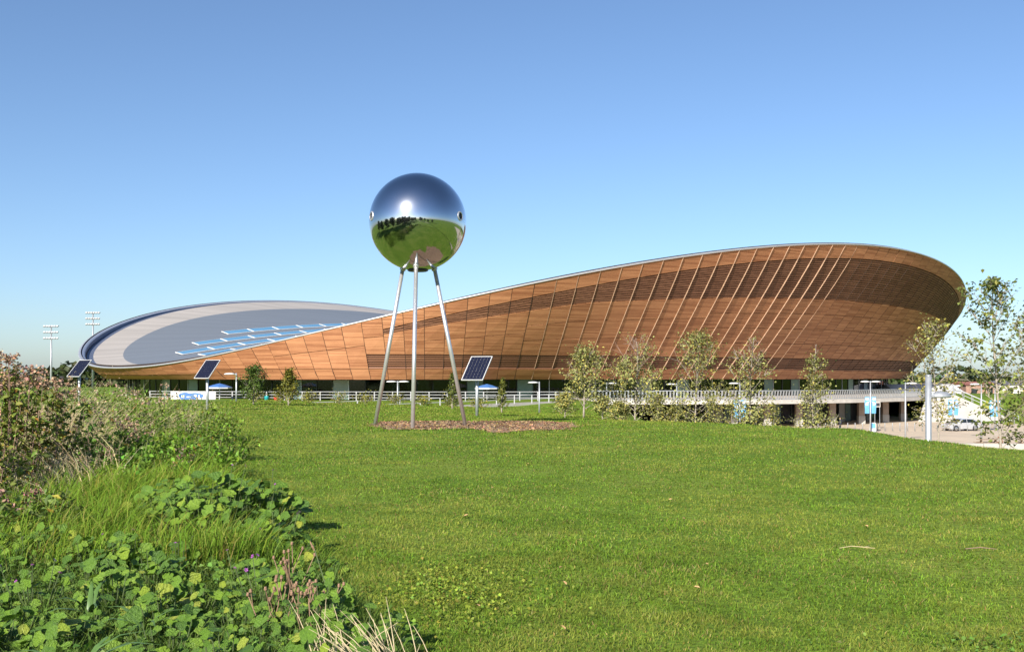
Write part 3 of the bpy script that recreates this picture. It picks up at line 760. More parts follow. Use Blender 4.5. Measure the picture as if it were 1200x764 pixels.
for k in range(4):
    for q in range(n): hd.F.append((k*n+q, k*n+(q+1) % n, (k+1)*n+(q+1) % n, (k+1)*n+q))
hd.F += [tuple(reversed(range(n))), tuple(4*n+q for q in range(n))]
hd.build('lamp_head', M['galv'], t, True); MB().bar((.1, 0, hh-.86), (.4, 0, hh-.84), .1).build('arm', M['galv'], t)

# ------------------------------------------------------------------ floodlight masts
for (px, ty, d, lab) in ((60, 387, 250, 'slim floodlight mast with three lamp bars beyond the rusty shrub'), (109, 371, 262, 'floodlight mast showing its lamp bars above the roof edge')):
    p = P(px, ty, d); t = empty('floodlight_mast', (p.x, p.y, -5.1)); tag(t, lab, 'floodlight', 'floodlight masts far behind'); h = p.z+5.1
    MB().tube([(0, 0, 0), (0, 0, h+1.2)], [.32, .15], 10).build('mast', M['galv'], t, True)
    for r_ in range(3):
        cb = MB().box((0, 0, h-r_*1.45+1), (3.8-.3*r_, .15, .16)).build('crossbar', M['galv'], t)
        for q in range(6):
            x = (q-2.5)*.62; lf = MB(); lf.box((x, -.25, h-r_*1.45+.95), (.46, .3, .42), M=Matrix.Rotation(R(-30), 3, 'X')); lf.build('floodlight', M['galv'] if px == 60 else M['painted'], cb)

# ------------------------------------------------------------------ trees
def tree(name, loc, h, spread, nl, ls, colr, label, bare=0.0, trunk_r=.06, cb=.25, cat='tree', group=None, branches=26, shape='oval', seed=1, yellow=0.15, clump=.22, twigs=True):
    rs = np.random.default_rng(seed); t = empty(name, loc); tag(t, label, cat, group)
    tr = MB(); tw = MB(); pts = []; nrmz = []
    ph = rs.uniform(0, 6.28, 3)
    def axis(z): return np.array([.035*h*math.sin(z/h*3+ph[0])*z/h, .035*h*math.sin(z/h*2.4+ph[1])*z/h, z])
    zs = np.linspace(0, h*(.98), 9); tr.tube([tuple(axis(z)-(np.array([0, 0, .15]) if z == 0 else 0)) for z in zs], [trunk_r*(1-.85*z/h)+.004 for z in zs], 8)
    for b in range(branches):
        f = cb+(1-cb)*(b+rs.uniform(0, 1))/branches; z0 = f*h*.96
        q = (f-cb)/(1-cb)
        if shape == 'oval': w = (math.sin(math.pi*min(1, q*.86+.12)))**.8
        elif shape == 'cone': w = (1-q)**.8*.9+.1
        elif shape == 'bush': w = math.sqrt(max(0.02, 1-(q*.98)**2))
        else: w = .35+.65*(1-q)
        L = spread*w*rs.uniform(.65, 1.1); az = b*2.4+rs.uniform(-.5, .5); el = R(rs.uniform(15, 45)+25*q)
        p0 = axis(z0); dirv = np.array([math.cos(az)*math.cos(el), math.sin(az)*math.cos(el), math.sin(el)])
        n_ = 5; path = []
        for k in range(n_):
            u = k/(n_-1); path.append(p0+dirv*L*u+np.array([0, 0, .12*L*u*u])+rs.normal(0, .03*L, 3)*u)
        tr.tube([tuple(x) for x in path], [max(.004, trunk_r*.42*(1-f*.6)*(1-.8*k/(n_-1))) for k in range(n_)], 5, False)
        isbare = bare > 0 and f > 1-bare
        for s2 in range(9 if isbare else 6):
            u = rs.uniform(.35, 1); a = path[int(u*(n_-1))]; dd = dirv+rs.normal(0, .55, 3); dd[2] += .35; dd /= np.linalg.norm(dd); e = a+dd*L*rs.uniform(.25, .5)
            (tw if isbare else tr).tube([tuple(a), tuple((a+e)/2+rs.normal(0, .02*L, 3)), tuple(e)], ([.013, .009, .005] if isbare else [.008, .006, .003]) if h < 8 else [.02, .014, .006], 4, False)
            if not isbare:
                for u2 in (.4, .7, 1.0): pts.append(a+(e-a)*u2)
            elif rs.random() < .12: pts.append(e)
        if not isbare:
            for k in range(2, n_): pts.append(path[k])
    if not isbare: 
        for z in np.linspace(h*.8, h*.99, 6): pts.append(axis(z))
    pts = np.array(pts); nl = int(nl*TD); ls = ls*1.1; idx = rs.integers(0, len(pts), nl); sz = clump*spread
    lp = pts[idx]+rs.normal(0, 1, (nl, 3))*np.array([sz, sz, sz*.8])*.5
    lp[:, 2] = np.maximum(lp[:, 2], .05)
    base = np.array(colr); cl = base*(rs.normal(1, .22, len(pts)).clip(.5, 1.6)[idx])[:, None]*rs.normal(1, .18, (nl, 1)).clip(.5, 1.6)
    ym = rs.random(nl) < yellow; cl[ym] = cl[ym]*np.array([1.4, 1.15, .85])
    tr.build('trunk', M['bark'], t, True)
    if tw.V: tw.build('bare_twigs', M['twig'], t)
    out = lp-np.array([0, 0, h*.5]); out /= np.linalg.norm(out, axis=1)[:, None]+1e-6
    leaves('crown', lp, rs.uniform(.7, 1.3, nl)*ls, cl.clip(.004, .9), M['leaf'], t, up=.25, aspect=.75, normals=out*.7)
    return t
TD = 1.3
YG = (0.25, 0.26, 0.085)
def tree_at(px, base_py, top_py, d, **k):
    b = P(px, base_py, d); h = (base_py-top_py)/1208*d; g = hz(b.x, b.y)
    return tree(k.pop('name', 'young_tree'), (b.x, b.y, min(g, b.z) if g < b.z else g), h+max(0, b.z-g)*1.0, colr=k.pop('colr', YG), **k)
tree_at(684, 490, 414, 60, spread=1.84, nl=1900, ls=.12, label='leafy young tree first of the row beside the ramp end', seed=3, shape='bush', cb=.12, branches=30)
tree_at(744, 492, 398, 62, spread=2.30, nl=2300, ls=.12, label='young tree with a spray of bare reddish twigs above its broad leafy crown', bare=.34, seed=4, shape='bush', cb=.1, branches=34)
tree_at(815, 497, 391, 60, spread=2.30, nl=2500, ls=.12, label='broad yellow green tree with slender pale trunk between two twiggy trees', seed=5, cb=.18, branches=34)
tree_at(882, 500, 392, 58, spread=2.01, nl=2100, ls=.12, label='slim yellow green tree with bare twigs at its very top', bare=.22, seed=6, cb=.15, branches=32)
tree_at(955, 508, 400, 62, spread=2.01, nl=2000, ls=.12, label='narrow conical young tree standing before the deck columns', bare=.12, seed=7, shape='cone', cb=.15, branches=34)
tree_at(1100, 523, 378, 62, spread=2.6, nl=1000, ls=.16, label='thin crowned tree behind the thick steel post with golden left branches', seed=8, cb=.32, branches=30, yellow=.4, clump=.16)
tree_at(1173, 534, 322, 58, spread=3.2, nl=1150, ls=.22, label='tall open young plane tree with large leaves before the low white wall', seed=19, cb=.2, branches=34, trunk_r=.09, colr=(.16, .19, .05), clump=.12)
tree_at(1225, 536, 352, 62, spread=3.0, nl=1900, ls=.19, label='fuller olive leaved tree cut by the right edge beside the tall plane', seed=12, cb=.15, branches=34, trunk_r=.09, colr=(.21, .21, .075), clump=.2)
tree_at(297, 474, 433, 84, name='small_tree', spread=1.5, nl=1700, ls=.15, label='round bushy dark green tree before the glazed wall', seed=9, shape='bush', cb=.06, branches=30, colr=(.07, .115, .02), yellow=.12)
tree_at(338, 474, 434, 84, name='small_tree', spread=1.35, nl=1400, ls=.15, label='yellowing small tree beside the round dark green one', seed=10, shape='cone', cb=.06, branches=30, colr=(.12, .13, .02), yellow=.3)
tree_at(530, 479, 436, 84, name='slender_tree', spread=.75, nl=800, ls=.13, label='slender upright tree close to the right leg of the ball', seed=13, shape='cone', cb=.05, branches=26, colr=(.11, .14, .03))
tree_at(588, 480, 443, 82, name='slender_tree', spread=.65, nl=700, ls=.13, label='slender upright tree just right of the solar panel post behind the ball', seed=14, shape='cone', cb=.05, branches=26, colr=(.13, .15, .03))
# hedge shrubs between the row trees
for k, (px, by, ty, d, sp) in enumerate(((662, 487, 466, 57, .8), (706, 490, 470, 57, .8), (726, 491, 474, 55, .7), (772, 494, 466, 57, .95), (790, 495, 474, 55, .7), (838, 497, 466, 56, .95), (858, 499, 470, 54, .8), (905, 502, 474, 55, .9))):
    tree_at(px, by, ty, d, name='shrub', spread=sp, nl=850, ls=.10, label='low yellow green shrub filling the gaps of the tree row', group='shrubs under the tree row', seed=30+k, shape='bush', cb=.05, branches=18, cat='shrub', trunk_r=.03, yellow=.3, clump=.3)
# yellow-green low hedge before the terrace
for k in range(9):
    x = -24+k*2.6; y = 96+rng.uniform(-1, 1); 
    tree('hedge_shrub', (x, y, hz(x, y)-.1), 0.55, 1.2, 260, .13, (.2, .2, .04), 'low golden hedge plant at the foot of the terrace railing', group='golden hedge plants', seed=60+k, shape='bush', cb=.05, branches=12, cat='shrub', trunk_r=.02, clump=.35)
# trees behind the viewer, seen in the mirrored ball
for k, (x, y, h) in enumerate(((-30, 32, 6), (-28, 25, 7), (-25, 18, 7.5), (-21, 11, 7), (-19, 4, 8), (-36, 38, 7), (-16, -4, 7), (-17, -12, 8), (-11, -20, 8), (10, -34, 9), (-4, -44, 9), (-9, -34, 8), (-23, -6, 7), (40, -44, 9), (18, -48, 8), (-26, -18, 10), (-20, -32, 11), (-32, -4, 9), (-40, 12, 9), (-6, -62, 9), (30, -52, 8), (48, -30, 9), (-45, -32, 9), (20, -70, 8))):
    tree('background_tree', (x, y, hz(x, y)-.1), h, h*.62, 2400, .5, (.055, .08, .02), 'dark green tree reflected in the mirrored ball', group='trees behind the viewpoint', seed=80+k, shape='bush', cb=.08, branches=26, trunk_r=.14)

# far wood and far buildings along the skyline
fx = []; fs = []
for (x0, x1, y0, hh_, nn_) in ((-190, -95, 300, 7.5, 4200), (-420, -190, 420, 9, 1500), (95, 330, 320, 9, 5200), (330, 700, 520, 12, 1500)):
    x = rng.uniform(x0, x1, nn_); pf = .55+.9*vnoise(x, x*0, 14, 3)*vnoise(x, x*0, 41, 4)*1.6
    z = -5.2+rng.random(nn_)**.8*hh_*pf; y = y0+rng.uniform(-9, 9, nn_); fx.append(np.stack([x, y, z], 1)); fs.append(rng.uniform(1.2, 2.4, nn_))
fx = np.concatenate(fx); fs = np.concatenate(fs)
tag(leaves('far_wood', fx, fs, vary((.06, .075, .03), len(fx), .3), M['leaf'], up=.3, aspect=.9), 'distant dark tree line along the horizon', 'trees', kind='stuff')
M['tile'] = simple('red_tile', (.26, .10, .07), .8); M['brick'] = simple('brick_wall', (.33, .2, .15), .9, var=.2); M['cream'] = simple('cream_render', (.6, .56, .5), .8, var=.08); M['slate'] = simple('slate_roof', (.14, .13, .14), .7); M['win'] = simple('window_dark', (.03, .035, .04), .2)
def house(px, py, d, w, h, wall, label, roof='slate', base=-5.2):
    p = P(px, py, d); t = empty('distant_building', (p.x, p.y, base)); tag(t, label, 'building'); H = p.z-base
    MB().box((0, 0, (H-h*.25)/2), (w, 9, H-h*.25)).build('wall', M[wall], t)
    r_ = MB(); z = H-h*.25; r_.add([(-w/2-.3, -4.8, z), (w/2+.3, -4.8, z), (w/2+.3, 4.8, z), (-w/2-.3, 4.8, z), (-w/2-.3, 0, H), (w/2+.3, 0, H)], [(0, 1, 5, 4), (2, 3, 4, 5), (0, 4, 3), (1, 2, 5), (3, 2, 1, 0)]); r_.build('roof', M[roof], t)
    nw = max(2, int(w/3)); 
    for q in range(nw):
        x = (q+.5)/nw*w-w/2; MB().box((x, -4.52, z-1.4), (1.2, .1, 1.3)).build('window', M['win'], t)
house(70, 440, 300, 9, 3, 'brick', 'low far brick building beyond the slim floodlight mast'); house(88, 439, 310, 7, 3, 'cream', 'small cream far building beside the leftmost solar panel', 'slate')
house(1112, 449, 240, 16, 3, 'cream', 'long cream far building seen through the thin crowned tree', 'slate', -5.2); house(1140, 447, 230, 7, 3, 'brick', 'low far building with reddish roof behind the stair', 'tile'); house(1182, 446, 250, 14, 4, 'cream', 'far cream building behind the tall plane', 'slate')
# white marquee behind the deck end
p = P(1077, 450, 188); t = empty('marquee', (p.x, p.y, -4.8)); tag(t, 'white marquee standing behind the end of the deck', 'marquee'); H = p.z+4.8
MB().box((0, 0, (H-1.2)/2), (12, 8, H-1.2)).build('side_wall', M['white'], t)
mb = MB(); z = H-1.2; mb.add([(-6.2, -4.2, z), (6.2, -4.2, z), (6.2, 4.2, z), (-6.2, 4.2, z), (-6.2, 0, H), (6.2, 0, H)], [(0, 1, 5, 4), (2, 3, 4, 5), (0, 4, 3), (1, 2, 5), (3, 2, 1, 0)]); mb.build('roof', M['white'], t)

# ------------------------------------------------------------------ outside stair at the deck end
st = empty('staircase', (60, 148, -4.75)); tag(st, 'white concrete staircase with sloping side wall at the end of the deck', 'staircase'); W = (60, 148, -4.75)
q = [(57.6, 146.2, -4.75), (70.0, 142.4, -4.75), (63.2, 147.0, -.95), (59.6, 148.2, -.95)]
sw = MB(); V = [Vector(v) for v in q]; dp = Vector((.35, .9, 0))*.5
sw.add(V+[v+dp for v in V], [(0, 1, 2, 3), (7, 6, 5, 4), (0, 4, 5, 1), (1, 5, 6, 2), (2, 6, 7, 3), (3, 7, 4, 0)]); sw.build('side_wall', M['white_concrete'], st, world_off=W)
for k in range(20):
    f = k/19; c = V[2].lerp(V[1], f)+Vector((.35, .9, 0))*2.2; zt = lerp(-1.15, -4.65, f)
    MB().box((c.x, c.y, (zt-4.75)/2), (.52, 3.2, zt+4.75), R(-21)).build('step', M['concrete'], st, world_off=W, center=True)
for off in (.25, 3.9):
    a = V[2]+Vector((.35, .9, 0))*off; b = V[1]+Vector((.35, .9, 0))*off; hr = MB()
    hr.bar(a+Vector((0, 0, 1.0)), b+Vector((0, 0, 1.0)), .09); hr.bar(a+Vector((0, 0, .5)), b+Vector((0, 0, .5)), .05)
    for k in range(8): c = a.lerp(b, k/7); hr.bar(c, c+Vector((0, 0, 1)), .07)
    hr.build('handrail', M['galv'], st, world_off=W)

# ------------------------------------------------------------------ bollards, signs, car, low wall, benches
bm = MB().lathe([(.055, -.02), (.055, .88), (.05, .93), (.02, .95)], 10)
b0 = None
for k in range(26):
    x = 35.5+k*.86; y = 122.5-(k*.06)
    if b0 is None: o_ = bm.build('bollard', M['galv'], None, True); b0 = o_
    else: o_ = b0.copy(); col.objects.link(o_)
    o_.location = (x, y, -4.75); tag(o_, 'slim steel bollard in the row across the paving', 'bollard', 'row of bollards')
for k in range(7):
    o_ = b0.copy(); col.objects.link(o_); o_.location = (65.5+k*1.0, 138.5, -4.75); tag(o_, 'slim steel bollard at the foot of the grass bank', 'bollard', 'bollards by the bank')
t = empty('a_board', (41.8, 119.5, -4.75)); tag(t, 'small pale blue and white folding sign on the paving by the banner lamp', 'sign')
for sg in (-1, 1):
    bo = MB().box((0, sg*.2, .55), (.62, .03, 1.1), M=Matrix.Rotation(sg*.2, 3, 'X')).build('board', M['white'], t)
    MB().box((0, sg*.22-.0, .75), (.5, .03, .55), M=Matrix.Rotation(sg*.2, 3, 'X')).build('print', M['blue'], bo)
p = P(1028, 474, 127); t = empty('hanging_sign', (p.x, p.y, -4.75)); tag(t, 'small dark sign board in a pale frame on thin legs under the deck', 'sign'); hs = p.z+4.75
fr_ = MB().box((0, 0, hs), (.75, .06, .62)).build('frame', M['concrete'], t); MB().box((0, -.035, hs), (.6, .02, .4)).build('board', M['dark'], fr_)
for sg in (-1, 1): MB().bar((sg*.3, 0, 0), (sg*.3, 0, hs), .05).build('leg', M['galv'], t)

def car(loc, rz, label):
    t = empty('parked_car', loc, rz); tag(t, label, 'car')
    M['car'] = simple('silver_paint', (.46, .47, .49), .3, .25, .04, 2, coat=1.0); M['carglass'] = simple('car_glass', (.015, .02, .025), .06); M['rim_alloy'] = simple('alloy', (.5, .5, .5), .3, .9)
    lower = [(-2.12, .35), (-2.16, .62), (-2.05, .80), (-1.2, .97), (.95, 1.0), (1.95, .98), (2.1, .82), (2.12, .42), (1.95, .28), (-1.95, .25)]
    b = MB(); n = len(lower)
    for y, s, zz in ((-.88, 1, 0), (-.80, 1.0, .0), (.80, 1.0, 0), (.88, 1, 0)):
        k = .985 if abs(y) > .85 else 1.0
        for x, z in lower: b.V.append((x*k, y, .3+(z-.3)*(.97 if abs(y) > .85 else 1.0)))
    for r_ in range(3):
        for q in range(n): b.F.append((r_*n+q, r_*n+(q+1) % n, (r_+1)*n+(q+1) % n, (r_+1)*n+q))
    b.F += [tuple(range(n)), tuple(reversed(range(3*n, 4*n)))]
    b.build('body', M['car'], t)
    up = [(-1.15, .96), (-.35, 1.42), (.25, 1.48), (1.1, 1.44), (1.75, 1.18), (1.95, .97)]; c = MB(); n = len(up)
    for sg in (-1, 1):
        for x, z in up: c.V.append((x*.98, sg*(.84-.32*(z-.96)), z))
    for q in range(n-1): c.F.append((q, n+q, n+q+1, q+1))
    c.F += [tuple(range(n)), tuple(reversed(range(n, 2*n)))]
    ca = c.build('cabin', M['car'], t)
    for sg in (-1, 1):
        for (pp) in ([(-.85, 1.0), (-.3, 1.36), (.18, 1.41), (.18, 1.0)], [(.26, 1.0), (.26, 1.41), (1.0, 1.37), (1.42, 1.18), (1.42, 1.02)]):
            w = MB(); w.add([(x, sg*(.855-.32*(z-.96)), z) for x, z in pp]+[(x, sg*(.82-.32*(z-.96)), z) for x, z in pp], [tuple(range(len(pp))), tuple(reversed(range(len(pp), 2*len(pp))))]+[(k, (k+1) % len(pp), (k+1) % len(pp)+len(pp), k+len(pp)) for k in range(len(pp))]); w.build('side_window', M['carglass'], t)
        MB().box((.1, sg*.885, .88), (.18, .03, .035)).build('door_handle', M['rim_alloy'], t)
        MB().box((-2.02, sg*.62, .7), (.2, .3, .14), M=Matrix.Rotation(R(0), 3, 'Z')).build('headlight', M['white'], t)
        MB().box((1.98, sg*.68, .86), (.26, .30, .2)).build('tail_light', M['red'], t)
        MB().box((-.75, sg*.95, 1.02), (.12, .18, .13)).build('mirror', M['car'], t)
        for x in (-1.32, 1.33):
            wh = MB(); Mx = Matrix.Rotation(R(90), 3, 'X'); pts = [(.2, -.1), (.3, -.11), (.325, -.07), (.325, .07), (.3, .11), (.2, .1)]
            l_ = MB().lathe(pts, 20); wh.V = [tuple(Mx @ Vector(v)+Vector((x, sg*.82, .325))) for v in l_.V]; wh.F = l_.F
            wo_ = wh.build('tyre', M['black'], t, True)
            l_ = MB().lathe([(.05, .12), (.21, .105), (.215, -.105), (.05, -.12)], 12); r2 = MB(); r2.V = [tuple(Mx @ Vector(v)+Vector((x, sg*.83, .325))) for v in l_.V]; r2.F = l_.F; r2.build('rim', M['rim_alloy'], wo_)
            a = MB(); 
            for k in range(11):
                an = math.pi*k/10; a.V += [(x+.40*math.cos(an), sg*.884, .32+.40*math.sin(an)), (x+.34*math.cos(an), sg*.886, .32+.34*math.sin(an))]
            for k in range(10): a.F.append((2*k, 2*k+1, 2*k+3, 2*k+2))
            a.build('wheel_arch', M['dark'], t)
    ws = MB(); ws.add([(-1.08, -.72, 1.0), (-.42, -.62, 1.38), (-.42, .62, 1.38), (-1.08, .72, 1.0)], [(0, 1, 2, 3)]); ws.V = [(x-.03, y, z+.012) for x, y, z in ws.V]; ws.build('windscreen', M['carglass'], t)
    rw = MB(); rw.add([(1.2, -.6, 1.41), (1.72, -.68, 1.19), (1.72, .68, 1.19), (1.2, .6, 1.41)], [(0, 1, 2, 3)]); rw.V = [(x+.02, y, z+.02) for x, y, z in rw.V]; rw.build('rear_window', M['carglass'], t)
    MB().box((2.11, 0, .45), (.08, 1.5, .2)).build('rear_bumper', M['dark'], t)
cp = P(1126, 505, 122.5); car((cp.x, cp.y, -4.75), R(14), 'silver hatchback parked on the buff paving')

# low wall, benches and people by it
t = empty('low_wall', (39, 88, -4.75)); tag(t, 'low white concrete seat wall at the near edge of the paving', 'wall')
for k in range(7): MB().box((k*2.45-.1, -.25*k, .36), (2.42, .5, .74), R(-5.8)).build('wall_block', M['white_concrete'], t)
def picnic(x, y, rz, label):
    t = empty('picnic_table', (x, y, -4.75), rz); tag(t, label, 'table', 'picnic tables')
    for k in range(4): MB().box((0, (k-1.5)*.2, .74), (1.9, .18, .045)).build('top_plank', M['wood'], t)
    for sg in (-1, 1):
        MB().box((0, sg*.72, .45), (1.9, .28, .045)).build('seat', M['wood'], t)
        l_ = MB(); l_.bar((sg*.7, -.75, .0), (sg*.7, .1, .72), .09); l_.bar((sg*.7, .75, 0), (sg*.7, -.1, .72), .09); l_.bar((sg*.7, -.8, .41), (sg*.7, .8, .41), .085); l_.build('leg_frame', M['wood'], t)
picnic(43.2, 93.5, R(8), 'weathered picnic table with a seated figure behind the low wall'); picnic(46.8, 93.2, R(-4), 'weathered empty picnic table near the tall plane trunk')

def person(loc, rz, joints_mod, shirt, trousers, label, pose, hair=(.04, .025, .015)):
    t = empty('person', loc, rz); tag(t, label, 'person')
    if pose == 'walk':
        J = {'pel': (0, 0, .95), 'ch': (0, .02, 1.28), 'nk': (0, .03, 1.47), 'hd': (0, .05, 1.56), 'hdt': (0, .05, 1.70),
             'lh': (-.1, 0, .92), 'lk': (-.1, .14, .52), 'la': (-.1, .20, .09), 'lf': (-.1, .38, .05), 'rh': (.1, 0, .92), 'rk': (.1, .02, .50), 'ra': (.1, -.24, .14), 'rf': (.1, -.12, .04),
             'ls': (-.19, .0, 1.42), 'le': (-.24, -.10, 1.15), 'lw': (-.24, .02, .92), 'rs': (.19, 0, 1.42), 're': (.24, .02, 1.14), 'rw': (.23, .18, .95)}
    else:
        J = {'pel': (0, 0, .54), 'ch': (0, .06, .88), 'nk': (0, .12, 1.07), 'hd': (0, .15, 1.15), 'hdt': (0, .16, 1.29),
             'lh': (-.1, .03, .52), 'lk': (-.13, .43, .52), 'la': (-.13, .40, .09), 'lf': (-.13, .57, .05), 'rh': (.1, .03, .52), 'rk': (.13, .43, .52), 'ra': (.13, .38, .09), 'rf': (.13, .55, .05),
             'ls': (-.19, .08, 1.02), 'le': (-.24, .22, .80), 'lw': (-.14, .42, .78), 'rs': (.19, .08, 1.02), 're': (.24, .22, .8), 'rw': (.14, .42, .78)}
    Rd = {'pel': .14, 'ch': .155, 'nk': .06, 'hd': .085, 'hdt': .095, 'lh': .1, 'lk': .065, 'la': .045, 'lf': .04, 'rh': .1, 'rk': .065, 'ra': .045, 'rf': .04, 'ls': .07, 'le': .05, 'lw': .04, 'rs': .07, 're': .05, 'rw': .04}
    names = list(J); E_ = [('pel', 'ch'), ('ch', 'nk'), ('nk', 'hd'), ('hd', 'hdt'), ('pel', 'lh'), ('lh', 'lk'), ('lk', 'la'), ('la', 'lf'), ('pel', 'rh'), ('rh', 'rk'), ('rk', 'ra'), ('ra', 'rf'), ('ch', 'ls'), ('ls', 'le'), ('le', 'lw'), ('ch', 'rs'), ('rs', 're'), ('re', 'rw')]
    me = bpy.data.meshes.new('body'); me.from_pydata([J[k] for k in names], [(names.index(a), names.index(b)) for a, b in E_], [])
    o = bpy.data.objects.new('body', me); col.objects.link(o); o.parent = t
    o.modifiers.new('skin', 'SKIN'); sv = me.skin_vertices[0].data
    for k, nme in enumerate(names): sv[k].radius = (Rd[nme], Rd[nme]*.85)
    sv[0].use_root = True
    ss = o.modifiers.new('sub', 'SUBSURF'); ss.levels = 2; ss.render_levels = 2
    m, n, l, b = new_mat('clothed_figure')
    tc = n.new('ShaderNodeTexCoord'); sp = n.new('ShaderNodeSeparateXYZ'); l.new(tc.outputs['Object'], sp.inputs[0])
    zt = J['nk'][2]+.03; zp = J['pel'][2]-.04
    r = ramp(n, [(0, (.02, .02, .02)), (.05, trousers), (zp/2, shirt), (zt/2, (.45, .27, .19))]); r.color_ramp.interpolation = 'CONSTANT'
    dv = n.new('ShaderNodeMath'); dv.operation = 'DIVIDE'; dv.inputs[1].default_value = 2; l.new(sp.outputs['Z'], dv.inputs[0]); l.new(dv.outputs[0], r.inputs['Fac']); l.new(r.outputs['Color'], b.inputs['Base Color']); b.inputs['Roughness'].default_value = .8
    me.materials.append(m)
    h = Vector(J['hdt']); hm = MB(); hm.lathe([(.05, -.04), (.1, .0), (.105, .05), (.07, .1), (.01, .115)], 12, (h.x, h.y-.015, h.z-.02)); hm.build('hair', simple('hair', hair, .7), t, True)
pp = P(985, 507, 119); person((pp.x, pp.y, -4.75), R(70), None, (.03, .035, .05), (.03, .035, .06), 'person in dark clothes walking across the paving past the bollards', 'walk')
person((44.0, 92.75, -4.76), R(5), None, (.22, .1, .05), (.05, .05, .07), 'person in brown jacket sitting at the picnic table with back turned', 'sit')
# things on the terrace
p = P(252, 452, 122)
def parasol(x, y, z, label, top):
    t = empty('parasol', (x, y, z)); tag(t, label, 'parasol'); h = top-z
    MB().tube([(0, 0, 0), (0, 0, h)], .04, 8).build('pole', M['white'], t)
    mb = MB(); n = 8
    for r_, zz in ((.02, h+.02), (.75, h-.16), (1.5, h-.45), (1.5, h-.62)):
        for q in range(n): a = 2*math.pi*q/n+.2; mb.V.append((r_*math.cos(a), r_*math.sin(a), zz))
    for k in range(3):
        for q in range(n): mb.F.append((k*n+q, k*n+(q+1) % n, (k+1)*n+(q+1) % n, (k+1)*n+q))
    c = mb.build('canopy', M['royal'], t); c.data.materials.append(M['white'])
    for k, f in enumerate(c.data.polygons): f.material_index = 1 if (k % 8) in (0, 1, 2) or k >= 16 else 0
    MB().lathe([(.3, 0), (.3, .06), (.05, .1)], 12).build('base', M['dark'], t)
parasol(-35.2, 124, hz(-35.2, 124)-.02, 'blue and white parasol on the terrace above the banner', .85); parasol(-3.1, 127.5, DECK-.06, 'blue and white parasol behind the ramp near the solar panel', .75)
t = empty('banner', (-37.3, 120.5, hz(-37.3, 120.5))); tag(t, 'white banner with a blue emblem tied along the terrace railing', 'banner')
bo = MB().box((0, 0, .62), (5.4, .03, 1.15), R(-6)).build('sheet', M['white'], t)
e_ = MB(); n = 22
for cx_, w_, h_ in ((-.95, .75, .46), (.25, 1.0, .42)):
    b = len(e_.V)
    for q in range(n): a = 2*math.pi*q/n; e_.V.append((cx_+w_*math.cos(a)*(1+.12*math.sin(3*a)), -.03-(cx_+w_*math.cos(a))*.105, .62+h_*math.sin(a)))
    e_.F.append(tuple(b+q for q in range(n)))
e_.build('emblem', M['royal'], bo)
e2 = MB()
for (x, z, w_, h_) in ((-1.2, .62, .35, .3), (-.5, .55, .5, .14), (.3, .68, .3, .3), (.75, .6, .16, .4)): e2.box((x, -.055-x*.105, z), (w_, .01, h_), R(-6))
e2.build('print', M['white'], bo)
for k, x in enumerate((-36.2, -35.2)): tag(MB().box((x, 119.2, hz(x, 119.2)+.22), (.6, .4, .5), R(10*k)).build('box', M['white']), 'small white box standing before the blue and white banner', 'box', 'white boxes by the banner')
tag(MB().lathe([(.2, 0), (.28, .5), (.3, .55), (.1, .6)], 12, (-27, 118, hz(-27, 118))).build('litter_bin', M['red'], None, True), 'small red bin half hidden by the yellowing tree', 'bin')
tag(MB().lathe([(.2, 0), (.28, .6), (.3, .65), (.1, .7)], 12, (-28.2, 118.5, hz(-28.2, 118.5))).build('litter_bin', M['teal'], None, True), 'small teal bin half hidden by the yellowing tree', 'bin')

# ------------------------------------------------------------------ lawn blades
def in_zone(x, y): return zone_x(y)-x      # >0 inside the wild planting
N = 760000
d = np.exp(rng.uniform(math.log(3.6), math.log(115), N)); an = rng.uniform(R(-31), R(33), N)
x, y = d*np.sin(an)/np.cos(an*.0), d*np.cos(an)
e = np.interp(y, _ey, _ex)
ok = (x < e+2.0) & (in_zone(x, y) < 0.4*(vnoise(x, y, .8, 9)-.3)) & ((soil_f(x, y) > .0) | (rng.random(N) < .05))
x, y, d = x[ok], y[ok], d[ok]; n = len(x)
pn = vnoise(x, y, 3.2, 11)*.4+vnoise(x, y, .8, 12)*.35+vnoise(x, y, .25, 13)*.25
L = (.018+.034*pn+rng.normal(0, .006, n)).clip(.012, .07)*np.interp(d, [4, 15, 60, 115], [1, 1.15, 2.2, 3.6])
edge_long = (soil_f(x, y) < .45) & (soil_f(x, y) > 0); L[edge_long] *= 1.7
W = np.interp(d, [4, 10, 25, 60, 115], [.0042, .0065, .013, .034, .075])*rng.uniform(.8, 1.3, n)
c1 = vary((.17, .275, .028), n, .34, .10)
pt = (sm(vnoise(x, y, 1.9, 15)*.55+vnoise(x, y, .33, 16)*.45, .40, .68)*.75)[:, None]; c1 = c1*(1-pt)+np.array([.30, .335, .055])*pt*rng.normal(1, .15, (n, 1))
dry = rng.random(n) < .075+.12*sm(vnoise(x, y, 1.1, 17), .5, .9); c1[dry] = vary((.36, .31, .10), dry.sum(), .2)
c1 *= (.66+.68*(vnoise(x, y, .42, 18)*.6+vnoise(x, y, .13, 19)*.4))[:, None]
tag(blades('lawn_grass', np.stack([x, y, HT(x, y)-.004], 1), L, W, rng.uniform(0, 6.28, n), rng.uniform(.1, 1.15, n), rng.uniform(.1, .9, n), c1*.6, c1, M['blade']), 'short mown lawn grass', 'grass', kind='stuff')
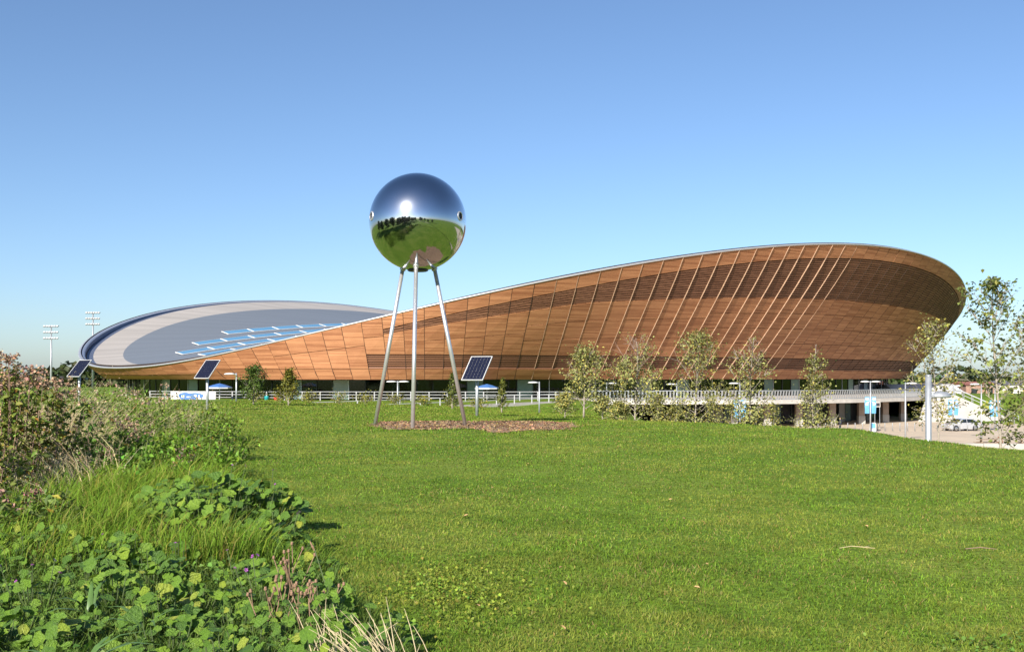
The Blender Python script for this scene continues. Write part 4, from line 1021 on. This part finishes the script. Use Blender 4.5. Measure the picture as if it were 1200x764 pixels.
# coarse grass behind and beside the viewer, seen only in the ball
# weeds in the near lawn: clover patch beside the straw tuft
n = 1300; x = rng.normal(-.4, .33, n); y = rng.normal(7.9, .7, n); k = in_zone(x, y) < .1; x, y = x[k], y[k]; n = len(x)
tag(leaves('clover_patch', np.stack([x, y, HT(x, y)+rng.uniform(.02, .06, n)], 1), rng.uniform(.018, .035, n), vary((.2, .25, .035), n, .25), M['leaf'], up=.7, aspect=.9), 'yellowish clover patch in the lawn beside the dry straw tuft', 'clover', kind='stuff')
n = 220; x = rng.normal(3.0, .4, n); y = rng.normal(6.1, .25, n)
tag(leaves('weed_patch', np.stack([x, y, HT(x, y)+rng.uniform(.02, .07, n)], 1), rng.uniform(.02, .045, n), vary((.13, .22, .04), n, .2), M['leaf'], up=.7, aspect=.8), 'bright green broad leaved weeds at the near lawn edge', 'weeds', kind='stuff')
# fallen leaves and a twig
lm = None
for k in range(26):
    dd = math.exp(random.uniform(math.log(6.5), math.log(22))); a = R(random.uniform(-3, 26)); x, y = dd*math.sin(a), dd*math.cos(a)
    if lm is None:
        V = [(0, -.5, 0), (.28, -.1, .08), (.2, .25, .1), (0, .5, .02), (-.2, .25, .12), (-.28, -.1, .1), (0, 0, .0)]
        lo = mk('fallen_leaf', V, [(0, 1, 6), (1, 2, 6), (2, 3, 6), (3, 4, 6), (4, 5, 6), (5, 0, 6)], simple('fallen_leaf', (.42, .27, .12), .8, var=.3)); lm = lo
    else: lo = lm.copy(); col.objects.link(lo)
    s = random.uniform(.035, .07); lo.scale = (s, s, s*1.5); lo.rotation_euler = (random.uniform(-.3, .3), random.uniform(-.3, .3), random.uniform(0, 6)); lo.location = (x, y, hz(x, y)+.04)
    tag(lo, 'small brown fallen leaf lying on the mown lawn', 'leaf', 'fallen leaves on the lawn')
p = P(1005, 645, 9.8); g = hz(p.x, p.y)
tw = MB().tube([(-.17, 0, .045), (-.05, .02, .06), (.06, -.01, .055), (.15, -.05, .05)], [.003, .004, .004, .002], 6); tw.tube([(.06, -.01, .055), (.12, .03, .06)], [.004, .002], 5)
o_ = tw.build('dry_twig', simple('bleached_straw', (.46, .37, .21), .8)); o_.location = (p.x, p.y, g); tag(o_, 'pale bent dry stalk lying alone on the lawn', 'twig')
p = P(1150, 647, 9.8); tw = MB().tube([(-.15, 0, .04), (0, .02, .05), (.14, -.02, .04)], [.004, .005, .002], 6); o_ = tw.build('dry_twig', M['twig']); o_.location = (p.x, p.y, hz(p.x, p.y)); tag(o_, 'dark reddish dry twig lying on the lawn', 'twig')

# ------------------------------------------------------------------ wild planting on the left
def ztall(n, y0, y1, lo, hi, power=1.0):
    """points inside the planting: a = depth from its right-hand limit, in metres"""
    y = np.exp(rng.uniform(math.log(y0), math.log(y1), n)); a = lo+(hi-lo)*rng.random(n)**power*np.interp(y, [5, 12, 30], [.6, 1, 1.6]); x = zone_x(y)-a
    return x, y, a
# tall green grass
n = 95000; x, y, a = ztall(n, 8.5, 34, -.15, 7.0); hn = vnoise(x, y, 1.3, 21); k = (x > -.56*y-1.5) & (rng.random(n) < .35+.65*hn) & ((x+2.9)**2+(y-10.3)**2 > .75); x, y, a, hn = x[k], y[k], a[k], hn[k]; n = len(x)
L = (.24+.38*hn+.11*rng.normal(size=n)).clip(.1, 1.1)*(.4+.6*sm(a, 0, .8))*np.interp(y, [9, 12, 15, 30], [.9, 1.05, 1.45, 1.7])
c1 = vary((.19, .32, .03), n, .25, .08); yl = rng.random(n) < .22; c1[yl] = vary((.33, .35, .07), yl.sum(), .2)
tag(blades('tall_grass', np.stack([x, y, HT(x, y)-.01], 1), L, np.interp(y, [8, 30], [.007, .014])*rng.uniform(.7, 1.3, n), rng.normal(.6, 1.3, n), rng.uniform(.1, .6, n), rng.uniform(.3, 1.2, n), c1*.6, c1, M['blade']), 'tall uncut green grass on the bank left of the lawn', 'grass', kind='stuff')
# fine undergrowth grass between the broad leaves
n = 26000; x, y, a = ztall(n, 3.6, 11, -.1, 3.4); k = x > -.56*y-1; x, y, a = x[k], y[k], a[k]; n = len(x)
L = rng.uniform(.08, .26, n); c1 = vary((.13, .21, .04), n, .25, .08)
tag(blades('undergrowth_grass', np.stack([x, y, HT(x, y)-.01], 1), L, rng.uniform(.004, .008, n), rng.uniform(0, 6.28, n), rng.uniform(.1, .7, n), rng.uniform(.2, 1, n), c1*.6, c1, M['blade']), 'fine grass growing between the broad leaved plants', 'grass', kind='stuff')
# dry straw coloured grass, arching with feathery tops
def dry_patch(n, cx_, cy_, rx, ry, hgt, az, nm, label, tint=(.52, .43, .25)):
    x = rng.normal(cx_, rx, n); y = rng.normal(cy_, ry, n); k = (in_zone(x, y) > .1); x, y = x[k], y[k]; n = len(x)
    L = (hgt*rng.normal(1, .22, n)).clip(.25, hgt*1.5); A = rng.normal(az, .7, n); c1 = vary(tint, n, .25, .08); le = rng.uniform(.1, .6, n); be = rng.uniform(.3, 1.1, n)
    pts = np.stack([x, y, HT(x, y)-.01], 1); t = empty(nm, (0, 0, 0)); 
    tag(t, label, 'grass', kind='stuff')
    blades('stems', pts, L, rng.uniform(.006, .012, n), A, le, be, c1*.8, c1, M['dry'], t)
    d2 = np.stack([np.cos(A), np.sin(A)], 1)
    m = 4; tp = []
    for q in range(m):
        u = rng.uniform(.7, 1.05, n); f = np.maximum(u-.55, 0)
        tp.append(np.stack([x+d2[:, 0]*(np.sin(le)*L*.55+np.sin(le+be)*L*f), y+d2[:, 1]*(np.sin(le)*L*.55+np.sin(le+be)*L*f), pts[:, 2]+np.cos(le)*L*.55+np.cos(le+be)*L*f], 1)+rng.normal(0, .015, (n, 3)))
    tp = np.concatenate(tp)
    leaves('seed_heads', tp, rng.uniform(.015, .035, len(tp)), vary((.54, .45, .29), len(tp), .25), M['dry'], t, up=.2, aspect=.3)
dry_patch(1000, -7.5, 16.2, .5, 1.2, 1.25, .3, 'dry_grass', 'sweep of dry straw coloured grass leaning beside the rusty shrub', (.56, .46, .27))
dry_patch(800, -9.6, 21.5, .8, 1.6, 1.35, .5, 'dry_grass', 'dry buff grass heads standing before the leftmost solar panel')
dry_patch(300, -7.6, 23.0, .45, .9, 1.15, .8, 'dry_grass', 'narrow stand of dry grass at the far lawn edge before the banner')
dry_patch(750, -5.75, 13.3, .32, .75, .85, 2.9, 'dry_grass', 'pale straw grass arching forward at the foot of the rusty shrub', (.58, .48, .28))
# leafy perennials with dull seed heads
def stem_shrub(name, loc, n_st, hgt, rad, leafc, headc, label, leaf_s=.07, nl=26, head=1.0, seed=1, spread=.5):
    soft = name == 'leafy_perennial'; nl = int(nl*1.5) if soft else nl
    rs = np.random.default_rng(seed); t = empty(name, loc); tag(t, label, 'shrub'); sm_ = MB(); lp = []; hp = []
    for k in range(n_st):
        a = rs.uniform(0, 6.28); r0 = rad*math.sqrt(rs.random()); h = hgt*(1-.35*(r0/rad)**2)*rs.uniform(.75, 1.05); b = np.array([r0*math.cos(a), r0*math.sin(a), -.05])
        e = b+np.array([math.cos(a)*spread*r0+rs.normal(0, .08), math.sin(a)*spread*r0+rs.normal(0, .08), h]); mid = (b+e)/2+rs.normal(0, .03, 3)
        sm_.tube([tuple(b), tuple(mid), tuple(e)], [.006, .005, .003], 5, False)
        for q in range(nl):
            u = rs.uniform(.12, .97); c = b*(1-u)+e*u; aa = rs.uniform(0, 6.28); lp.append(c+np.array([math.cos(aa), math.sin(aa), -.1])*rs.uniform(.03, .11))
        if rs.random() < head and h > hgt*.72:
            for q in range(rs.integers(3, 7)):
                c = e+np.array([rs.normal(0, .07), rs.normal(0, .07), rs.normal(0, .06)])
                for w in range(12): hp.append(c+rs.normal(0, .022, 3))
    sm_.build('stems', M['stem0'] if soft else M['twig'], t)
    lp = np.array(lp); n = len(lp); cl = vary(leafc, n, .28, .1); y_ = rs.random(n) < (.04 if soft else .12); cl[y_] = vary((.26, .18, .04), y_.sum(), .25)
    leaves('foliage', lp, rs.uniform(.7, 1.3, n)*leaf_s, cl, M['leaf'], t, up=.35, aspect=.5)
    if hp: hp = np.array(hp); leaves('flower_heads', hp, rs.uniform(.025, .05, len(hp)), vary(headc, len(hp), .3), M['dry'], t, up=.2, aspect=.8)['kind'] = 'stuff'
    return t
M['stem0'] = simple('soft_green_stem', (.16, .19, .06), .7)
def sg(px, d): x = (px-600)/1208*d; return (x, d, hz(x, d))
stem_shrub('flowering_shrub', sg(4, 13.6), 85, 2.02, .74, (.17, .22, .04), (.37, .25, .165), 'tall leafy shrub with faded pinkish brown flower heads at the left edge', .095, 46, .95, 2, .25)
stem_shrub('flowering_shrub', sg(-45, 12.0), 55, 1.3, .7, (.135, .18, .035), (.37, .25, .165), 'lower shrub with reddish seed heads in front of the tall faded one', .09, 44, .45, 3, .25)
stem_shrub('flowering_shrub', sg(57, 16.5), 26, 1.75, .42, (.08, .12, .025), (.37, .25, .165), 'small spire shrub with few pink heads right of the tall faded shrub', .07, 26, .5, 4, .2)
stem_shrub('leafy_perennial', sg(125, 19), 60, 1.6, 1.0, (.16, .25, .03), (.46, .36, .24), 'rank green weeds with few brown tops among the dry grass', .08, 24, .12, 5, .3)
stem_shrub('leafy_perennial', sg(190, 22), 55, 1.5, 1.0, (.16, .24, .03), (.46, .36, .24), 'yellow green weedy clump before the terrace banner', .085, 26, .0, 6, .3)
stem_shrub('leafy_perennial', sg(90, 24), 60, 1.6, 1.4, (.17, .24, .035), (.46, .36, .24), 'far clump of rank weeds with buff tops under the leftmost solar panel', .09, 24, .2, 15, .3)
stem_shrub('leafy_perennial', sg(155, 26), 70, 1.6, 1.6, (.17, .25, .03), (.46, .36, .24), 'tall weedy clump with tan tops hiding the foot of the roof', .09, 24, .12, 16, .3)
stem_shrub('leafy_perennial', sg(222, 27), 50, 1.15, 1.1, (.17, .26, .03), (.46, .36, .24), 'weedy clump at the far end of the bank beside the banner', .09, 22, .0, 17, .3)
stem_shrub('leafy_perennial', sg(150, 14), 36, .8, .7, (.12, .23, .03), (.3, .2, .15), 'dark green nettle like clump in the middle of the bank', .1, 24, .1, 7, .3)
stem_shrub('leafy_perennial', sg(215, 17), 40, .75, .75, (.11, .2, .03), (.3, .12, .22), 'low dark leafy clump with a few mauve heads at the lawn edge', .085, 24, .12, 8, .4)
stem_shrub('leafy_perennial', sg(195, 15.5), 46, .95, .8, (.15, .27, .03), (.35, .25, .17), 'fresh green clump bulging over the lawn edge behind the mallow bush', .095, 26, .0, 18, .35)
stem_shrub('leafy_perennial', sg(120, 15), 46, 1.05, .8, (.14, .26, .03), (.35, .25, .17), 'bright green clump in front of the leaning dry grass', .1, 26, .15, 19, .3)
stem_shrub('leafy_perennial', sg(235, 20), 44, .95, .8, (.15, .25, .03), (.38, .28, .18), 'green clump of leafy stems where the bank meets the far lawn', .085, 26, .0, 20, .35)
stem_shrub('leafy_perennial', sg(40, 10.5), 30, .6, .6, (.115, .175, .04), (.35, .2, .16), 'low leafy clump under the reddish shrub', .09, 22, .3, 9, .3)

# broad-leaved mallows in the foreground, leaf by leaf
def mallow_leaf(lobes=5, depth=.17, fold=1.0, twist=0.0):
    V = [(0, 0, 0)]; F = []; n = 25
    for k in range(n):
        a = -math.pi*.93+2*math.pi*.93*k/(n-1); lob = 1+depth*math.cos(a*lobes)+.05*math.sin(a*3+twist); r = .5*lob*(.88+.12*math.cos(a)); z = (.24*r*r+.05*math.cos(a*lobes+math.pi)*r)*fold+.16*r*math.sin(a+twist)*twist
        V.append((r*math.cos(a)+.12, r*math.sin(a), z))
    m = len(V)
    for k in range(n):
        V.append(((V[k+1][0])*.5, V[k+1][1]*.5, V[k+1][2]*.35+.012*math.cos((-math.pi*.93+2*math.pi*.93*k/(n-1))*5)))
    for k in range(1, n): F.append((0, m+k-1, m+k)); F.append((m+k-1, k, k+1, m+k))
    return V, F
def mallow_mat():
    m, n, l, b = new_mat('mallow_leaf')
    oi = n.new('ShaderNodeObjectInfo'); tc = n.new('ShaderNodeTexCoord')
    r = ramp(n, [(0, (.07, .15, .022)), (.5, (.12, .235, .024)), (.9, (.18, .30, .028)), (1, (.30, .34, .045))]); l.new(oi.outputs['Random'], r.inputs['Fac'])
    nz = n.new('ShaderNodeTexNoise'); nz.inputs['Scale'].default_value = 7; nz.inputs['Detail'].default_value = 5; l.new(tc.outputs['Object'], nz.inputs['Vector'])
    r2 = ramp(n, [(.3, (.75, .78, .75)), (.7, (1.2, 1.15, 1.1))]); l.new(nz.outputs['Fac'], r2.inputs['Fac'])
    gt = n.new('ShaderNodeTexGradient'); gt.gradient_type = 'RADIAL'; l.new(tc.outputs['Object'], gt.inputs['Vector'])
    ml = n.new('ShaderNodeMath'); ml.operation = 'MULTIPLY'; ml.inputs[1].default_value = 10; l.new(gt.outputs['Fac'], ml.inputs[0])
    fr = n.new('ShaderNodeMath'); fr.operation = 'PINGPONG'; fr.inputs[1].default_value = .5; l.new(ml.outputs[0], fr.inputs[0])
    vn = ramp(n, [(0, (1.35, 1.3, 1.25)), (.1, (1, 1, 1))]); l.new(fr.outputs[0], vn.inputs['Fac'])
    mx = n.new('ShaderNodeMix'); mx.data_type = 'RGBA'; mx.blend_type = 'MULTIPLY'; mx.inputs[0].default_value = 1; l.new(r.outputs['Color'], mx.inputs[6]); l.new(r2.outputs['Color'], mx.inputs[7])
    m2 = n.new('ShaderNodeMix'); m2.data_type = 'RGBA'; m2.blend_type = 'MULTIPLY'; m2.inputs[0].default_value = .7; l.new(mx.outputs[2], m2.inputs[6]); l.new(vn.outputs['Color'], m2.inputs[7])
    l.new(m2.outputs[2], b.inputs['Base Color']); b.inputs['Roughness'].default_value = .5; b.inputs['Specular IOR Level'].default_value = .45
    bp = n.new('ShaderNodeBump'); bp.inputs['Strength'].default_value = .5; bp.inputs['Distance'].default_value = .1; l.new(nz.outputs['Fac'], bp.inputs['Height']); l.new(bp.outputs[0], b.inputs['Normal'])
    t = n.new('ShaderNodeBsdfTranslucent'); l.new(m2.outputs[2], t.inputs['Color']); ms = n.new('ShaderNodeMixShader'); ms.inputs[0].default_value = .22
    l.new(b.outputs[0], ms.inputs[1]); l.new(t.outputs[0], ms.inputs[2]); l.new(ms.outputs[0], n['Material Output'].inputs['Surface'])
    return m
M['mallow'] = mallow_mat(); M['stem'] = simple('green_stem', (.10, .14, .05), .7); M['mauve'] = simple('mauve_petal', (.33, .07, .36), .6, var=.2)
leaf_mes = []
for args in ((5, .08, 1, 0), (5, .12, 1.7, .8), (7, .06, -1.2, -.6), (5, .07, 2.2, 1.1), (3, .13, 1.0, .5)):
    V, F = mallow_leaf(*args); me_ = bpy.data.meshes.new('leaf'); me_.from_pydata(V, [], F); me_.materials.append(M['mallow']); me_.polygons.foreach_set('use_smooth', [True]*len(me_.polygons)); leaf_mes.append(me_)
fV = []; fF = []
for k in range(5):
    a = 2*math.pi*k/5; b = len(fV); ca, sa = math.cos(a), math.sin(a)
    for (u, w, z) in ((.08, 0, 0), (.5, .26, .12), (.95, .3, .18), (.8, 0, .2), (.95, -.3, .18), (.5, -.26, .12)): fV.append((ca*u-sa*w, sa*u+ca*w, z))
    fF += [(b, b+1, b+3), (b+1, b+2, b+3), (b, b+3, b+5), (b+3, b+4, b+5)]
flower_me = bpy.data.meshes.new('flower'); flower_me.from_pydata(fV, [], fF); flower_me.materials.append(M['mauve'])
def mallow(x, y, h, rad, nl, ls, nfl, label, seed, group=None, dome=True):
    rs = random.Random(seed); g = hz(x, y); t = empty('mallow_plant', (x, y, g)); tag(t, label, 'plant', group); stm = MB()
    for k in range(nl):
        a = rs.uniform(0, 6.28); q = math.sqrt(rs.random()); r0 = rad*q
        zt = h*(1-.6*q*q)*(rs.uniform(.45, 1.02)) if dome else h*rs.uniform(.5, 1)
        c = (r0*math.cos(a), r0*math.sin(a), max(.03, zt)); s = ls*rs.uniform(.55, 1.25)
        tx = rs.gauss(.4, .42); ty = rs.gauss(-.12, .42)
        lo_ = inst(rs.choice(leaf_mes), 'leaf', t, c, (tx, ty, rs.uniform(0, 6.28)), (s, s, s*rs.uniform(.7, 1.6))); lo_.rotation_mode = 'ZXY'
        b = (r0*.45*math.cos(a), r0*.45*math.sin(a), -.02); stm.tube([b, (c[0]*.85, c[1]*.85, c[2]*.6), c], [.004, .0035, .002], 4, False)
    for k in range(nfl):
        a = rs.uniform(0, 6.28); r0 = rad*rs.uniform(.2, .9); c = (r0*math.cos(a), r0*math.sin(a), h*rs.uniform(.9, 1.25)); s = rs.uniform(.012, .02)
        inst(flower_me, 'flower', t, c, (rs.uniform(.2, 1.2), rs.uniform(-.5, .5), rs.uniform(0, 6)), (s, s, s)); stm.tube([(c[0]*.7, c[1]*.7, h*.5), c], [.004, .003], 4, False)
    stm.build('stems', M['stem'], t)
# the tall dense bush by the lawn edge
k = 0
for (px, d, h, rad, nl, ls, nf, lab) in ((250, 10.4, .66, .62, 230, .125, 3, 'tall dense mallow bush casting deep shade at the lawn edge'), (308, 10.7, .56, .48, 150, .115, 2, 'mallow bush touching the mown lawn, beside the tall dense one'), (205, 11.1, .55, .5, 130, .12, 1, 'mallow bush half behind the tall dense one'), (315, 9.5, .40, .38, 90, .11, 1, 'small bright mallow in front of the bush that touches the lawn')):
    x = (px-600)/1208*d; mallow(x, d, h, rad, nl, ls, nf, lab, 200+k); k += 1
# low carpet of mallows
spots = []
rr_ = random.Random(5)
for row, d in enumerate((4.7, 5.1, 5.5, 6.0, 6.6, 7.2, 7.9, 8.6, 9.3)):
    xr = float(zone_x(d))-.32; xl = -.53*d-.1; nn = int((xr-xl)/.46)
    for q in range(nn+1): spots.append((lerp(xl, xr, q/max(1, nn))+rr_.uniform(-.1, .1)+(row % 2)*.12, d+rr_.uniform(-.12, .12)))
for q, (x, y) in enumerate(spots):
    fl = 4 if (y > 7 and q % 3 == 0) else 0
    mallow(x, y, rr_.uniform(.16, .36), rr_.uniform(.26, .36), rr_.randint(40, 52), rr_.uniform(.06, .11), fl, 'low broad leaved mallow with mauve flowers in the foreground carpet' if fl else 'low broad leaved mallow without flowers in the foreground carpet', 300+q, 'flowering mallows of the carpet' if fl else 'plain mallows of the carpet')
x, y = (258-600)/1208*4.9, 4.9; mallow(x, y, .36, .16, 7, .25, 0, 'plant with the largest pale dusty leaves at the bottom of the bank', 900)
x, y = (405-600)/1208*4.7, 4.7; mallow(x, y, .22, .10, 6, .10, 0, 'small fresh green plant at the foot of the dry straw tuft', 901)
# small filler leaves
n = 6500; x, y, a = ztall(n, 4.2, 12, -.05, 3.6); k = x > -.56*y-.6; x, y, a = x[k], y[k], a[k]; n = len(x)
tag(leaves('ground_cover', np.stack([x, y, HT(x, y)+rng.uniform(.01, .13, n)*(.4+.6*sm(a, 0, .5))], 1), rng.uniform(.025, .06, n), vary((.12, .20, .04), n, .3, .1), M['leaf'], up=.6, aspect=.8), 'small mixed leaves covering the ground under the mallows', 'ground cover', kind='stuff')
# strap-leaved plants
def strap(px, d, n_, L, label, seed):
    rs = random.Random(seed); x = (px-600)/1208*d; t = empty('strap_leaf_plant', (x, d, hz(x, d))); tag(t, label, 'plant')
    for k in range(n_):
        a = rs.uniform(0, 6.28); le = rs.uniform(.1, .5); l_ = L*rs.uniform(.6, 1.1); w = rs.uniform(.016, .026); pv = []; f = []
        for q in range(6):
            u = q/5; an_ = le+u*u*.9; c = Vector((math.cos(a)*l_*u*math.sin(an_), math.sin(a)*l_*u*math.sin(an_), l_*u*math.cos(an_*.8))); sd = Vector((-math.sin(a), math.cos(a), 0))*w*(1-u**3)
            pv += [c-sd, c+Vector((math.cos(a), math.sin(a), -.3))*w*-.25, c+sd]
        for q in range(5): f += [(q*3, q*3+1, q*3+4, q*3+3), (q*3+1, q*3+2, q*3+5, q*3+4)]
        mk('strap_leaf', pv, f, M['strap'], t, True)
M['strap'] = simple('strap_leaf', (.09, .17, .04), .45, var=.2, scale=8)
strap(90, 5.35, 9, .42, 'clump of long dark strap leaves among the mallows', 1); strap(170, 6.4, 7, .35, 'smaller strap leaved clump behind the longer one', 2); strap(105, 6.8, 7, .36, 'strap leaved clump below the mauve flowers', 3)
# brown seed heads on stiff stems
M['seed'] = simple('brown_seed_head', (.26, .16, .10), .9, var=.35, scale=60, bump=.5); M['drystem'] = simple('brown_dry_stem', (.30, .19, .12), .85, var=.2)
def seedplant(px, d, n_, h, label, seed):
    rs = random.Random(seed); x = (px-600)/1208*d; t = empty('seed_head_plant', (x, d, hz(x, d))); tag(t, label, 'plant')
    for k in range(n_):
        a = rs.uniform(0, 6.28); le = rs.uniform(.05, .45); hh_ = h*rs.uniform(.7, 1.08); b = Vector((rs.uniform(-.08, .08), rs.uniform(-.08, .08), 0)); e = b+Vector((math.cos(a)*math.sin(le), math.sin(a)*math.sin(le), math.cos(le)))*hh_; mid = (b+e)/2+Vector((rs.gauss(0, .02), rs.gauss(0, .02), 0))
        s = MB().tube([b, mid, e], [.004, .0035, .003], 5).build('stem', M['drystem'], t)
        for q in range(rs.choice((1, 1, 2, 3))):
            c = e if q == 0 else mid.lerp(e, rs.uniform(.5, .9))+Vector((rs.uniform(-.05, .05), rs.uniform(-.03, .03), .04))
            if q: 
                MB().tube([mid.lerp(e, .35), c], .0025, 4).build('stem', M['drystem'], s)
            l_ = MB().lathe([(.003, -.012), (.010, -.007), (.0115, .001), (.008, .010), (.0095, .014), (.003, .016)], 9, c); l_.build('seed_head', M['seed'], s, True)
seedplant(338, 7.3, 9, .46, 'dry brown seed heads clustered above the lawn edge', 1); seedplant(318, 6.6, 6, .38, 'stiff brown seed stems left of the straw tuft', 2); seedplant(356, 6.5, 6, .38, 'brown seed stems rising beside the straw tuft', 3); seedplant(378, 7.0, 5, .32, 'small sparse seed stems nearest the clover', 4)
# straw tuft
def straw(px, d, n_, L, spread_, label, seed, azc=.4):
    rs = random.Random(seed); x = (px-600)/1208*d; t = empty('straw_tuft', (x, d, hz(x, d))); tag(t, label, 'grass tuft')
    for k in range(n_):
        a = rs.gauss(azc, .9); le = rs.uniform(.05, spread_); l_ = L*rs.uniform(.5, 1.05); b = Vector((rs.gauss(0, .08), rs.gauss(0, .06), -.01)); pts = []
        for q in range(5): u = q/4; an_ = le+u*.35; pts.append(b+Vector((math.cos(a)*math.sin(an_), math.sin(a)*math.sin(an_), math.cos(an_)))*l_*u)
        MB().tube(pts, [.003, .0029, .0025, .002, .001], 4, False).build('straw', M['straw'], t)
M['straw'] = simple('bleached_straw_stem', (.56, .46, .28), .75, var=.25, scale=12)
straw(462, 5.25, 46, .56, .6, 'tuft of bleached straw leaning over the lawn edge', 1, 2.8); straw(400, 5.7, 26, .46, .8, 'shorter flattened straw tuft left of the leaning one', 2, 2.2); straw(492, 5.4, 9, .46, .3, 'thin upright straws farthest out on the lawn', 3, 2.4)
# one tall green stalk with a seed head
x, y = (395-600)/1208*6.6, 6.6; t = empty('plantain_stalk', (x, y, hz(x, y))); tag(t, 'lone tall green stalk with a pale brown spike at the lawn edge', 'plant')
MB().tube([(0, 0, 0), (-.06, .02, .28), (-.15, .03, .56)], [.004, .0035, .003], 6).build('stalk', M['stem'], t); MB().tube([(-.15, .03, .55), (-.163, .032, .575), (-.18, .035, .61)], [.004, .008, .003], 8).build('spike', M['seed'], t)
